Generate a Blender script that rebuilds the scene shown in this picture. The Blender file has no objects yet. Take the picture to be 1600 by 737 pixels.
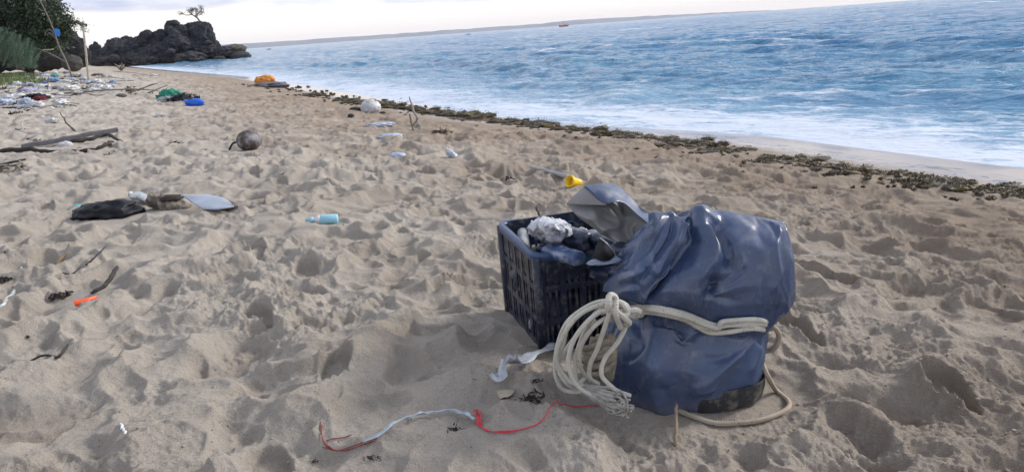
import bpy, bmesh, math, random
import numpy as np
from mathutils import Vector, Matrix, noise as mn
from mathutils.bvhtree import BVHTree
random.seed(7); np.random.seed(7)
S = bpy.context.scene
COL = S.collection
R = math.radians

# ------------------------------------------------------------------ camera
F = 1164.0; PITCH = math.atan(321.9 / F); ROLL = math.atan(0.0726); CH = 1.05
cf = Vector((0, math.cos(PITCH), -math.sin(PITCH)))
r0 = Vector((1, 0, 0)); u0 = Vector((0, math.sin(PITCH), math.cos(PITCH)))
cr = r0 * math.cos(ROLL) - u0 * math.sin(ROLL)
cu = u0 * math.cos(ROLL) + r0 * math.sin(ROLL)
CO = Vector((0, 0, CH))
cam = bpy.data.cameras.new('camera'); camo = bpy.data.objects.new('camera', cam); COL.objects.link(camo)
m = Matrix((cr, cu, -cf)).transposed().to_4x4(); m.translation = CO
camo.matrix_world = m
cam.sensor_width = 36; cam.lens = 36 * F / 1600; cam.clip_start = 0.05; cam.clip_end = 30000
S.camera = camo

# ------------------------------------------------------------------ light
SUN_EL, SUN_AZ = R(29), R(64)           # azimuth clockwise from +Y (view direction)
w = bpy.data.worlds.new('World'); S.world = w; w.use_nodes = True
nt = w.node_tree; N = nt.nodes; L = nt.links
bg = N['Background']; bg.inputs['Strength'].default_value = 0.1
sky = N.new('ShaderNodeTexSky'); sky.sky_type = 'NISHITA'; sky.sun_disc = False
sky.sun_elevation = SUN_EL; sky.sun_rotation = SUN_AZ; sky.dust_density = 1.5
tc = N.new('ShaderNodeTexCoord'); sep = N.new('ShaderNodeSeparateXYZ'); L.new(tc.outputs['Generated'], sep.inputs[0])
def wmath(op, a, b=None, clamp=False):
    n = N.new('ShaderNodeMath'); n.operation = op; n.use_clamp = clamp
    for i, v in enumerate((a, b)):
        if v is None: continue
        if isinstance(v, (int, float)): n.inputs[i].default_value = v
        else: L.new(v, n.inputs[i])
    return n.outputs[0]
def wramp(val, stops, interp='LINEAR'):
    n = N.new('ShaderNodeValToRGB'); L.new(val, n.inputs[0]); n.color_ramp.interpolation = interp
    e = n.color_ramp.elements
    while len(e) < len(stops): e.new(0.5)
    for el, (p, c) in zip(e, stops): el.position = p; el.color = (*c, 1) if len(c) == 3 else c
    return n.outputs[0]
def wmix(fac, a, b):
    n = N.new('ShaderNodeMix'); n.data_type = 'RGBA'
    if isinstance(fac, (int, float)): n.inputs[0].default_value = fac
    else: L.new(fac, n.inputs[0])
    for i, v in ((6, a), (7, b)):
        if isinstance(v, tuple): n.inputs[i].default_value = (*v, 1)
        else: L.new(v, n.inputs[i])
    return n.outputs[2]
# cloud coordinates: a flat cloud deck above, seen in perspective
zz = wmath('ADD', wmath('MAXIMUM', sep.outputs[2], 0.0), 0.10)
cx = wmath('DIVIDE', sep.outputs[0], zz); cy = wmath('DIVIDE', sep.outputs[1], zz)
comb = N.new('ShaderNodeCombineXYZ'); L.new(cx, comb.inputs[0]); L.new(cy, comb.inputs[1])
n1 = N.new('ShaderNodeTexNoise'); L.new(comb.outputs[0], n1.inputs['Vector']); n1.inputs['Scale'].default_value = 0.75; n1.inputs['Detail'].default_value = 7; n1.inputs['Roughness'].default_value = .52
n2 = N.new('ShaderNodeTexNoise'); L.new(comb.outputs[0], n2.inputs['Vector']); n2.inputs['Scale'].default_value = 2.3; n2.inputs['Detail'].default_value = 6
cover = wramp(n1.outputs[0], [(0.36, (0, 0, 0)), (0.50, (1, 1, 1))], 'EASE')
cloudcol = wramp(n2.outputs[0], [(0.3, (6.4, 6.7, 8.0)), (0.62, (9.6, 9.6, 10.0))], 'EASE')
hi = wmix(cover, sky.outputs[0], cloudcol)
bluehi = wmix(wmath('MULTIPLY', cover, 0.45), sky.outputs[0], cloudcol)
high = wramp(sep.outputs[2], [(0.18, (0, 0, 0)), (0.55, (1, 1, 1))], 'EASE')
upper = wmix(high, hi, bluehi)
# deck of lavender cloud with a level lower edge, cream band below it
n3 = N.new('ShaderNodeTexNoise'); mp = N.new('ShaderNodeMapping'); mp.inputs['Scale'].default_value = (3.2, 3.2, 16)
L.new(tc.outputs['Generated'], mp.inputs[0]); L.new(mp.outputs[0], n3.inputs['Vector']); n3.inputs['Scale'].default_value = 1.6; n3.inputs['Detail'].default_value = 5
azt = wmath('ARCTAN2', sep.outputs[0], sep.outputs[1])
# lower edge climbs and the deck thins towards the right (azimuth)
edge = wmath('ADD', wmath('SUBTRACT', sep.outputs[2], wmath('MULTIPLY', wmath('SUBTRACT', n3.outputs[0], .5), 0.012)), wmath('MULTIPLY', azt, 0.034))
deck = wramp(edge, [(0.035, (0, 0, 0)), (0.041, (1, 1, 1))], 'EASE')
gaps = wramp(n3.outputs[0], [(0.34, (1, 1, 1)), (0.58, (0, 0, 0))], 'EASE')
lav = wmix(wramp(n2.outputs[0], [(0.45, (0, 0, 0)), (0.75, (1, 1, 1))]), (3.9, 4.25, 5.6), (5.0, 5.3, 6.4))
deckc = wmix(gaps, (7.2, 7.1, 7.2), lav)
band = wmix(wramp(sep.outputs[2], [(0.0, (0, 0, 0)), (0.045, (1, 1, 1))]), (6.9, 6.45, 6.5), (7.3, 7.05, 6.8))
low = wmix(deck, band, deckc)
up = wramp(sep.outputs[2], [(0.11, (0, 0, 0)), (0.22, (1, 1, 1))], 'EASE')
final = wmix(up, low, upper)
L.new(final, bg.inputs['Color'])
sl = bpy.data.lights.new('sun', 'SUN'); sl.energy = 2.0; sl.angle = R(13); sl.color = (1, .95, .88)
so = bpy.data.objects.new('sun', sl); COL.objects.link(so)
sd = Vector((math.sin(SUN_AZ) * math.cos(SUN_EL), math.cos(SUN_AZ) * math.cos(SUN_EL), math.sin(SUN_EL)))
so.rotation_euler = sd.to_track_quat('Z', 'Y').to_euler()
S.view_settings.view_transform = 'Standard'; S.view_settings.look = 'None'; S.view_settings.exposure = 0.66; S.view_settings.gamma = 1

# ------------------------------------------------------------------ helpers
def ray(px, py): return cf + cr * ((px - 800) / F) - cu * ((py - 368.5) / F)
def proj(p):
    v = Vector(p) - CO; k = v.dot(cf); return 800 + F * v.dot(cr) / k, 368.5 - F * v.dot(cu) / k
def atz(px, py, z):
    d = ray(px, py); return CO + d * ((z - CH) / d.z)
def atY(px, py, Y):
    d = ray(px, py); return CO + d * (Y / d.y)

def ihash(ix, iy, seed):
    h = (ix.astype(np.int64) * 374761393 + iy.astype(np.int64) * 668265263 + seed * 1274126177) & 0xffffffff
    h = ((h ^ (h >> 13)) * 1103515245) & 0xffffffff
    h = ((h ^ (h >> 16)) * 2246822519) & 0xffffffff
    return (h ^ (h >> 15)) & 0xffffff
def hrand(ix, iy, seed): return ihash(ix, iy, seed) / float(0xffffff)
def pn(x, y, seed=0):
    xi = np.floor(x); yi = np.floor(y); fx = x - xi; fy = y - yi
    u = fx * fx * fx * (fx * (fx * 6 - 15) + 10); v = fy * fy * fy * (fy * (fy * 6 - 15) + 10)
    def g(ax, ay, dx, dy):
        a = hrand(ax, ay, seed) * 2 * np.pi
        return np.cos(a) * dx + np.sin(a) * dy
    a = g(xi, yi, fx, fy); b = g(xi + 1, yi, fx - 1, fy); c = g(xi, yi + 1, fx, fy - 1); d = g(xi + 1, yi + 1, fx - 1, fy - 1)
    return ((a + (b - a) * u) * (1 - v) + (c + (d - c) * u) * v) * 1.5
def fbm(x, y, o=4, seed=0, rough=.5):
    s = 0; a = 1.0
    for i in range(o):
        s = s + a * pn(x * 2 ** i + 17.3 * i, y * 2 ** i - 9.1 * i, seed + i); a *= rough
    return s
def sst(a, b, x):
    t = np.clip((x - a) / (b - a), 0, 1); return t * t * (3 - 2 * t)

SHPX = [(1600, 262), (1500, 250), (1324, 228), (1200, 212), (1100, 205), (1000, 200), (900, 193), (800, 185), (700, 170), (640, 161), (560, 147), (480, 134), (400, 121), (300, 113), (230, 107), (190, 103)]
WL = -0.5
SHORE = [(6.5, -60), (6.4, -10), (6.2, 0), (5.6, 4)] + [(p.x, p.y) for p in (atz(x, y, WL) for x, y in SHPX)] + [(-150, 250), (-420, 520)]
def shore_s(x, y):
    x = np.asarray(x, float); y = np.asarray(y, float)
    best = np.full(x.shape, 1e18); sg = np.ones(x.shape)
    for (ax, ay), (bx, by) in zip(SHORE, SHORE[1:]):
        dx, dy = bx - ax, by - ay; l2 = dx * dx + dy * dy
        t = np.clip(((x - ax) * dx + (y - ay) * dy) / l2, 0, 1)
        ex = x - ax - t * dx; ey = y - ay - t * dy; d2 = ex * ex + ey * ey
        m_ = d2 < best
        sg = np.where(m_, np.sign(dx * (y - ay) - dy * (x - ax)), sg); best = np.where(m_, d2, best)
    return np.sqrt(best) * sg          # + inland (left of the line), - over water
PS = [-60, -20, -6, 0, 1.2, 3, 6, 10, 20, 50, 90]; PZ = [-4, -1.6, -.85, -.5, -.40, -.22, 0, .09, .32, .8, 1.0]
def base_h(s): return np.interp(s, PS, PZ)

def craters(x, y, cell, seed, depth, ra, rb, plate=.25):
    """hollows trodden side by side: overlapping elliptic bowls that meet in sharp crests"""
    h = np.full(x.shape, plate * depth); gx = np.floor(x / cell); gy = np.floor(y / cell)
    for i in (-1, 0, 1):
        for j in (-1, 0, 1):
            ax = gx + i; ay = gy + j
            px = (ax + hrand(ax, ay, seed)) * cell; py = (ay + hrand(ax, ay, seed + 1)) * cell
            an = hrand(ax, ay, seed + 2) * np.pi; sc = .7 + .55 * hrand(ax, ay, seed + 3)
            dp = depth * (.15 + 1.15 * hrand(ax, ay, seed + 4)); c = np.cos(an); s_ = np.sin(an)
            dx = x - px; dy = y - py
            u = (dx * c + dy * s_) / (ra * sc); v = (-dx * s_ + dy * c) / (rb * sc)
            v = v * (1 + .3 * u); q2 = u * u + v * v
            h = np.minimum(h, dp * (np.minimum(q2, 4) ** 1.35 - 1) + .10 * dp)
    return h
PRINTS = []
_pr = random.Random(77)
for (x0_, y0_, hd, n_) in ((-1.9, 2.0, -.42, 22), (-.55, 1.7, -.30, 20), (1.25, 1.3, -.12, 18), (2.2, 2.2, -.62, 18), (-.9, 2.9, 1.1, 7), (1.6, 4.2, -.95, 16)):
    cx_, cy_ = x0_, y0_
    for i in range(n_):
        h_ = hd + _pr.gauss(0, .12); sd_ = 1 if i % 2 else -1
        PRINTS.append((cx_ + sd_ * .10 * math.cos(h_), cy_ - sd_ * .10 * math.sin(h_), h_ + sd_ * .12, _pr.uniform(.85, 1.1), _pr.uniform(.013, .027), sd_))
        cx_ += math.sin(hd) * .60 * _pr.uniform(.85, 1.15); cy_ += math.cos(hd) * .60 * _pr.uniform(.85, 1.15)
def stamp(x, y, hh):
    hh = hh.copy()
    for (px, py, h_, sc, dp, sd_) in PRINTS:
        m_ = (np.abs(x - px) < .24) & (np.abs(y - py) < .24)
        if not m_.any(): continue
        dx = x[m_] - px; dy = y[m_] - py; v = (dx * math.sin(h_) + dy * math.cos(h_)) / sc; u = (dx * math.cos(h_) - dy * math.sin(h_)) / sc * sd_
        wd = .046 + .012 * np.sin(v * 14 + .6) - .012 * (v < -.02) * 1; u = u - .010 * np.sin(v * 9)
        wob = .006 * pn(dx * 30 + px * 9, dy * 30, 91)
        q = np.maximum(np.abs(u) / wd, 0) ** 2.6 + np.abs(v / .135) ** 3.2 + wob * 20
        k = 1 - sst(.75, 1.25, q); rim = np.exp(-((q - 1.7) / .75) ** 2) * (q > .9)
        h0 = hh[m_]; ref = h0 * .35; hh[m_] = h0 * (1 - k) + (ref - dp - .006 * (v < 0) + .0015 * np.sin(v * 420) * (dp > .022)) * k + .010 * rim * (.6 + .6 * pn(dx * 40, dy * 40, 92))
    return hh
FLAT = []       # (x, y, radius, amount, mound)  places where something sits or has dug itself in
def sand_z(x, y, full=True):
    x = np.asarray(x, float); y = np.asarray(y, float)
    s = shore_s(x, y); b = base_h(s)
    if not full: return b, s
    wx = x + .06 * fbm(x * 3.1, y * 3.1, 3, 5); wy = y + .06 * fbm(x * 3.1 + 50, y * 3.1, 3, 6)
    h1 = craters(wx, wy, .30, 11, .064, .25, .155)
    h2 = craters(wx + 3.3, wy - 2.1, .19, 21, .040, .15, .10)
    h3 = craters(wx * .9 + 7, wy * .9 + 4, .75, 31, .034, .55, .38)
    damp = sst(4.5, 1.8, s)                        # 1 = towards the water: finer, crumblier
    pm = sst(-.5, .4, fbm(x * .9 + 31, y * .9, 2, 33))
    hh = h1 * (.55 + .45 * pm) + h2 * (.9 - .4 * pm) + h3 * .8 + .055
    h4 = craters(wx * 1.0 + 1.7, wy + 9.2, .115, 41, .026, .085, .055)
    hh = hh + h4 * (.7 + .6 * sst(-.2, .5, fbm(x * 1.1 - 20, y * 1.1, 2, 43)))
    hh = hh + .010 * fbm(x * 2.2, y * 2.2, 3, 3) + .022 * fbm(x * .55, y * .55, 2, 8)
    # crumbly patches of disturbed sand
    cm = sst(-.05, .45, fbm(x * 1.3, y * 1.3, 2, 40) + .25 * sst(-0.5, 3.5, x) + .25 * damp)
    rough = np.abs(fbm(x * 14, y * 14, 3, 50, .6))
    hh = hh + (.3 + cm) * (.013 * (0.6 - rough)) + (.35 + cm) * .0028 * fbm(x * 60, y * 60, 2, 60, .7)
    # ripples in hollows
    hh = hh + .0012 * fbm(x * 45, y * 45, 2, 66)
    hh = stamp(x, y, hh)
    amp = np.interp(s, [0, .6, 1.3, 2.3, 4], [0, .0, .22, .8, 1.0])
    amp = amp * np.interp(np.hypot(x, y), [0, 30, 90, 200], [1, 1, .7, .3])
    hh = hh * amp
    for (fx, fy, fr, am, mo) in FLAT:
        d = np.hypot(x - fx, y - fy) / fr
        k = np.exp(-(d ** 4)) * am
        hh = hh * (1 - k) + mo * k
    return b + hh, s
def gz(x, y): return float(sand_z(np.array([x]), np.array([y]))[0][0])
def gzb(x, y):
    v = sand_z(np.array([x]), np.array([y]), False)[0]; return float(v[0])
def onsand(px, py, full=True):
    """point of the sand under a sight line"""
    d = ray(px, py); z = 0.0; p = atz(px, py, z)
    if d.z > -0.004: p = CO + d * (80 / d.y); p.z = gzb(p.x, p.y); return p
    for _ in range(25):
        p = atz(px, py, z); z2 = gzb(p.x, p.y); z = z * .5 + z2 * .5
        if z > .95: z = .95
    if full:
        for _ in range(3):
            p = atz(px, py, z); z = z * .4 + gz(p.x, p.y) * .6
    p = atz(px, py, z); p.z = gz(p.x, p.y); return p

def mesh_np(name, V, Fq, mat, attrs=None, smooth=True):
    me = bpy.data.meshes.new(name); me.vertices.add(len(V)); me.vertices.foreach_set('co', V.astype(np.float32).ravel())
    k = Fq.shape[1]; me.loops.add(Fq.size); me.loops.foreach_set('vertex_index', Fq.astype(np.int32).ravel())
    me.polygons.add(len(Fq)); me.polygons.foreach_set('loop_start', (np.arange(len(Fq)) * k).astype(np.int32))
    me.update(calc_edges=True)
    if smooth: me.polygons.foreach_set('use_smooth', np.ones(len(Fq), bool))
    for a, v in (attrs or {}).items():
        at_ = me.attributes.new(a, 'FLOAT', 'POINT'); at_.data.foreach_set('value', v.astype(np.float32).ravel())
    me.materials.append(mat); o = bpy.data.objects.new(name, me); COL.objects.link(o); return o
def polar(th, rr):
    T_, R_ = np.meshgrid(th, rr); x = np.sin(T_) * R_; y = np.cos(T_) * R_
    nr, nc = T_.shape; i = np.arange(nr * nc).reshape(nr, nc)
    q = np.stack([i[:-1, :-1], i[:-1, 1:], i[1:, 1:], i[1:, :-1]], -1).reshape(-1, 4)
    return x, y, q[:, ::-1]

# ---- materials
class MT:
    def __init__(s, name):
        s.m = bpy.data.materials.new(name); s.m.use_nodes = True; s.t = s.m.node_tree; s.n = s.t.nodes; s.l = s.t.links
        s.b = s.n['Principled BSDF']
    def node(s, t, **kw):
        n = s.n.new(t)
        for k, v in kw.items():
            if hasattr(n, k): setattr(n, k, v)
        return n
    def setin(s, n, k, v):
        if isinstance(v, (int, float)): n.inputs[k].default_value = v
        elif isinstance(v, tuple): n.inputs[k].default_value = (*v, 1) if len(v) == 3 and n.inputs[k].type == 'RGBA' else v
        else: s.l.new(v, n.inputs[k])
    def coord(s, kind='Object'):
        return s.node('ShaderNodeTexCoord').outputs[kind]
    def noise(s, scale, detail=4, rough=.5, vec=None, stretch=None, dist=0):
        n = s.node('ShaderNodeTexNoise'); v = vec or s.coord()
        if stretch:
            mp_ = s.node('ShaderNodeMapping'); s.l.new(v, mp_.inputs[0]); mp_.inputs['Scale'].default_value = stretch; v = mp_.outputs[0]
        s.l.new(v, n.inputs['Vector']); n.inputs['Scale'].default_value = scale; n.inputs['Detail'].default_value = detail; n.inputs['Roughness'].default_value = rough; n.inputs['Distortion'].default_value = dist
        return n.outputs[0]
    def ramp(s, v, stops, interp='LINEAR'):
        n = s.node('ShaderNodeValToRGB'); s.l.new(v, n.inputs[0]); n.color_ramp.interpolation = interp; e = n.color_ramp.elements
        while len(e) < len(stops): e.new(.5)
        for el, (p, c) in zip(e, stops):
            if isinstance(c, (int, float)): c = (c, c, c)
            el.position = p; el.color = (*c, 1)
        return n.outputs[0]
    def mix(s, f, a, b, blend='MIX'):
        n = s.node('ShaderNodeMix'); n.data_type = 'RGBA'; n.blend_type = blend
        s.setin(n, 0, f); s.setin(n, 6, a); s.setin(n, 7, b); return n.outputs[2]
    def math(s, op, a, b=0.0, clamp=False):
        n = s.node('ShaderNodeMath'); n.operation = op; n.use_clamp = clamp; s.setin(n, 0, a); s.setin(n, 1, b); return n.outputs[0]
    def bump(s, h, dist, strength=1, nrm=None):
        n = s.node('ShaderNodeBump'); n.inputs['Distance'].default_value = dist; n.inputs['Strength'].default_value = strength; s.l.new(h, n.inputs['Height'])
        if nrm: s.l.new(nrm, n.inputs['Normal'])
        return n.outputs[0]
    def out(s, **kw):
        for k, v in kw.items(): s.setin(s.b, k.replace('_', ' '), v)
        return s.m
MC = {}
def simple(name, col, rough=.6, var=.25, scale=8, bump=0.0, bscale=40, dirt=None, dirtamt=.5, spec=.5, metal=0, trans=0, dscale=14):
    if name in MC: return MC[name]
    M = MT(name); c2 = tuple(max(0, c * (1 - var)) for c in col); c3 = tuple(min(1, c * (1 + var * .6)) for c in col)
    c = M.ramp(M.noise(scale, 5, .6), [(.3, c2), (.7, c3)])
    if dirt:
        f = M.ramp(M.noise(dscale, 6, .65), [(.62 - .3 * dirtamt, 0), (.75 - .2 * dirtamt, 1)]); c = M.mix(f, c, dirt)
    kw = dict(Base_Color=c, Roughness=rough, Metallic=float(metal)); M.b.inputs['Specular IOR Level'].default_value = spec
    if bump: kw['Normal'] = M.bump(M.noise(bscale, 5, .6), bump)
    if trans: M.b.inputs['Transmission Weight'].default_value = trans
    MC[name] = M.out(**kw); return MC[name]
SANDC = (.34, .28, .215)

# ------------------------------------------------------------------ mesh building
def tag(o, label=None, cat=None, group=None, kind=None):
    if label: o['label'] = label
    if cat: o['category'] = cat
    if group: o['group'] = group
    if kind: o['kind'] = kind
    return o
def empty(name, loc, rz=0):
    o = bpy.data.objects.new(name, None); COL.objects.link(o); o.location = loc; o.rotation_euler = (0, 0, rz); o.empty_display_size = .05
    return o
def add(name, V, Fs, mat, parent=None, smooth=True, loc=None, rot=None, uv=None):
    me = bpy.data.meshes.new(name); me.from_pydata([tuple(v) for v in V], [], [tuple(f) for f in Fs])
    if smooth: me.polygons.foreach_set('use_smooth', [True] * len(me.polygons))
    if uv is not None:
        ul = me.uv_layers.new(name='UVMap'); li = np.zeros(len(me.loops), int); me.loops.foreach_get('vertex_index', li)
        ul.data.foreach_set('uv', np.asarray(uv, np.float32)[li].ravel())
    for mm in (mat if isinstance(mat, (list, tuple)) else [mat]): me.materials.append(mm)
    o = bpy.data.objects.new(name, me); COL.objects.link(o)
    if parent: o.parent = parent
    if loc is not None: o.location = loc
    if rot is not None: o.rotation_euler = rot
    return o
def copy_thing(o, loc, rot=None, scale=None, label=None, group=None):
    c = o.copy(); COL.objects.link(c); c.location = loc
    if rot is not None: c.rotation_euler = rot
    if scale: c.scale = (scale,) * 3 if isinstance(scale, (int, float)) else scale
    if label: c['label'] = label
    if group: c['group'] = group
    for ch in [k for k in o.children]:
        d = ch.copy(); COL.objects.link(d); d.parent = c
        for g in ch.children:
            e = g.copy(); COL.objects.link(e); e.parent = d
    return c
class MB:
    def __init__(s): s.V = []; s.F = []; s.UV = []
    def add(s, V, Fs, uv=None):
        b = len(s.V); s.V += [tuple(v) for v in V]; s.F += [tuple(i + b for i in f) for f in Fs]; s.UV += list(uv) if uv is not None else [(0, 0)] * len(V)
    def box(s, c, h, M=None, bev=0.0):
        M = M or Matrix.Identity(3); c = Vector(c)
        V = [c + M @ Vector((sx * h[0], sy * h[1], sz * h[2])) for sx in (-1, 1) for sy in (-1, 1) for sz in (-1, 1)]
        s.add(V, [(0, 1, 3, 2), (4, 6, 7, 5), (0, 4, 5, 1), (2, 3, 7, 6), (0, 2, 6, 4), (1, 5, 7, 3)])
    def build(s, name, mat, parent=None, smooth=True, **k): return add(name, s.V, s.F, mat, parent, smooth, uv=s.UV, **k)
def catmull(P, n=8):
    P = [Vector(p) for p in P]; Q = [P[0] * 2 - P[1]] + P + [P[-1] * 2 - P[-2]]; out = []
    for i in range(1, len(Q) - 2):
        a, b, c, d = Q[i - 1:i + 3]
        for k in range(n):
            t = k / n; out.append(.5 * ((2 * b) + (c - a) * t + (2 * a - 5 * b + 4 * c - d) * t * t + (3 * b - a - 3 * c + d) * t ** 3))
    out.append(P[-1]); return out
def tube(mb, P, rad, seg=10, wob=0.0, cap=True, flat=1.0):
    P = [Vector(p) for p in P]; n = len(P); fr = rad if callable(rad) else (lambda t: rad)
    t0 = (P[1] - P[0]).normalized(); nrm = t0.orthogonal().normalized(); V = []; UV = []; ln = 0
    for i, p in enumerate(P):
        t = (P[min(i + 1, n - 1)] - P[max(i - 1, 0)])
        if t.length < 1e-9: t = t0.copy()
        t.normalize(); nrm = (nrm - t * nrm.dot(t)); nrm = nrm.normalized() if nrm.length > 1e-6 else t.orthogonal().normalized(); b = t.cross(nrm)
        if i: ln += (p - P[i - 1]).length
        rr = fr(i / (n - 1))
        for k in range(seg):
            a = 2 * math.pi * k / seg; q = rr * (1 + wob * mn.noise(Vector((p.x * 40 + k, p.y * 40, p.z * 40 + k * .7))))
            V.append(p + nrm * math.cos(a) * q + b * math.sin(a) * q * flat); UV.append((k / seg, ln))
    Fs = [(i * seg + k, i * seg + (k + 1) % seg, (i + 1) * seg + (k + 1) % seg, (i + 1) * seg + k) for i in range(n - 1) for k in range(seg)]
    if cap: Fs.append(tuple(reversed(range(seg)))); Fs.append(tuple((n - 1) * seg + k for k in range(seg)))
    mb.add(V, Fs, UV)
def lathe(mb, prof, seg=20, M=None, squash=None):
    M = M or Matrix.Identity(4); V = []
    for (r_, z) in prof:
        for k in range(seg):
            a = 2 * math.pi * k / seg; v = Vector((r_ * math.cos(a), r_ * math.sin(a), z))
            if squash: v = squash(v)
            V.append(M @ v)
    n = len(prof)
    Fs = [(i * seg + k, i * seg + (k + 1) % seg, (i + 1) * seg + (k + 1) % seg, (i + 1) * seg + k) for i in range(n - 1) for k in range(seg)]
    Fs.append(tuple(reversed(range(seg)))); Fs.append(tuple((n - 1) * seg + k for k in range(seg)))
    mb.add(V, Fs)
_ico = {}
def ico(sub):
    if sub not in _ico:
        bm = bmesh.new(); bmesh.ops.create_icosphere(bm, subdivisions=sub, radius=1)
        _ico[sub] = ([v.co.copy() for v in bm.verts], [tuple(v.index for v in f.verts) for f in bm.faces]); bm.free()
    return _ico[sub]
def lump(mb, c, sc, sub=3, amp=.3, freq=1.5, seed=0, ridged=False, M=None, minz=None):
    V, Fs = ico(sub); out = []; c = Vector(c)
    for v in V:
        q = v * freq + Vector((seed * 3.7, seed * 1.9, -seed * 2.3)); d = 0; a = 1
        for o_ in range(4):
            nv = mn.noise(q); d += a * ((.35 - abs(nv)) * 1.6 if ridged else nv); q = q * 2.1; a *= .5
        p = v * (1 + amp * d); p = Vector((p.x * sc[0], p.y * sc[1], p.z * sc[2]))
        if M: p = M @ p
        p += c
        if minz is not None and p.z < minz: p.z = minz
        out.append(p)
    mb.add(out, Fs)
def patch(rows, nu=10, nv=10):
    """Catmull-Rom surface through a grid of 3D points"""
    g = [catmull(r, nu) for r in rows]; cols = list(zip(*g)); fine = [catmull(list(c), nv) for c in cols]
    W = len(fine); Hh = len(fine[0]); V = [fine[i][j] for j in range(Hh) for i in range(W)]
    Fs = [(j * W + i, j * W + i + 1, (j + 1) * W + i + 1, (j + 1) * W + i) for j in range(Hh - 1) for i in range(W - 1)]
    return V, Fs
def solid(o, th, off=0):
    md = o.modifiers.new('thickness', 'SOLIDIFY'); md.thickness = th; md.offset = off; return o

# places where things rest
BAGC = atY(1075, 560, 2.08)
for px_, py_, r_ in ((392, 238, .22), (172, 338, .30), (268, 328, .25), (325, 325, .25), (502, 350, .13), (135, 470, .14), (160, 455, .12), (305, 168, .25), (705, 246, .15), (897, 290, .14), (110, 230, .35), (60, 236, .3), (160, 222, .3)):
    p_ = onsand(px_, py_, False); FLAT.append((p_.x, p_.y, r_, .75, .012))
FLAT += [(BAGC.x, 2.06, .34, .92, -.005), (.20, 2.62, .36, .85, 0.0)]

# ================================================================== SETTING
# ---- sand
def sand_mat():
    M = MT('beach_sand'); co = M.coord()
    at_ = M.node('ShaderNodeAttribute'); at_.attribute_name = 'shore'; s = at_.outputs['Fac']
    big = M.noise(.9, 5, .6); mid = M.noise(9, 5, .6); fine = M.noise(420, 2, .7); speck = M.noise(150, 3, .8)
    dry = M.ramp(big, [(.3, (.42, .378, .325)), (.7, (.54, .49, .43))])
    brown = M.ramp(big, [(.3, (.25, .19, .14)), (.7, (.35, .28, .215))])
    fdamp = M.ramp(M.math('ADD', s, M.math('MULTIPLY', M.math('SUBTRACT', big, .5), 3.0)), [(0.0, 1), (1.0, 0)])
    # map range s 2..5
    mr = M.node('ShaderNodeMapRange'); M.l.new(M.math('ADD', s, M.math('MULTIPLY', M.math('SUBTRACT', big, .5), 5.0)), mr.inputs[0])
    mr.inputs[1].default_value = 2.6; mr.inputs[2].default_value = 6.2; mr.inputs[3].default_value = 1.0; mr.inputs[4].default_value = 0
    c = M.mix(mr.outputs[0], dry, brown)
    c = M.mix(M.ramp(mid, [(.35, .35), (.65, 0)]), c, M.mix(.5, c, (.22, .165, .12)))
    c = M.mix(M.ramp(fine, [(.35, .5), (.5, 0)]), c, (.16, .12, .09))
    c = M.mix(M.ramp(fine, [(.55, 0), (.7, .45)]), c, (.62, .56, .48))
    c = M.mix(M.ramp(speck, [(.26, .8), (.31, 0)]), c, (.05, .04, .03))
    # damp sand exposed in the hollows (attribute = depth below the surface around)
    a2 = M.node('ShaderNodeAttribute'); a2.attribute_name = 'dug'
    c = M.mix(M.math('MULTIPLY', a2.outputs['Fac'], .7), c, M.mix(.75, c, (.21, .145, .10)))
    wet = M.node('ShaderNodeMapRange'); M.l.new(M.math('ADD', s, M.math('MULTIPLY', M.math('SUBTRACT', mid, .5), .5)), wet.inputs[0])
    wet.inputs[1].default_value = 1.5; wet.inputs[2].default_value = 1.0; wet.inputs[3].default_value = 0; wet.inputs[4].default_value = 1
    c = M.mix(wet.outputs[0], c, (.20, .15, .115))
    ro = M.mix(wet.outputs[0], (.95, .95, .95), (.07, .07, .07))
    b1 = M.bump(fine, .005, .9); b2 = M.bump(M.noise(90, 5, .75), .012, .8, b1); b3 = M.bump(M.noise(24, 4, .6), .012, .35, b2)
    mixn = M.node('ShaderNodeMix'); mixn.data_type = 'VECTOR'; M.l.new(wet.outputs[0], mixn.inputs[0]); M.l.new(b3, mixn.inputs[4])
    M.l.new(M.node('ShaderNodeNewGeometry').outputs['Normal'], mixn.inputs[5])
    M.b.inputs['Specular IOR Level'].default_value = .55
    return M.out(Base_Color=c, Roughness=ro, Normal=mixn.outputs[1])
th = np.concatenate([R(np.linspace(-180, -48, 50)) if False else np.radians(np.linspace(-180, -46, 50)), np.radians(np.linspace(-46, 46, 861))[1:], np.radians(np.linspace(46, 180, 50))[1:]])
rr = np.concatenate([np.geomspace(.05, 1.3, 26)[:-1], np.geomspace(1.3, 6, 490)[:-1], np.geomspace(6, 40, 320)[:-1], np.geomspace(40, 520, 70)])
x, y, q = polar(th, rr)
z, s = sand_z(x, y); zb, _ = sand_z(x, y, False)
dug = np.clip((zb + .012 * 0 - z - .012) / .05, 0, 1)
V = np.stack([x, y, z], -1).reshape(-1, 3)
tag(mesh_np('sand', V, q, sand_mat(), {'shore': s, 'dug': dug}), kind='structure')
BV = None

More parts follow.
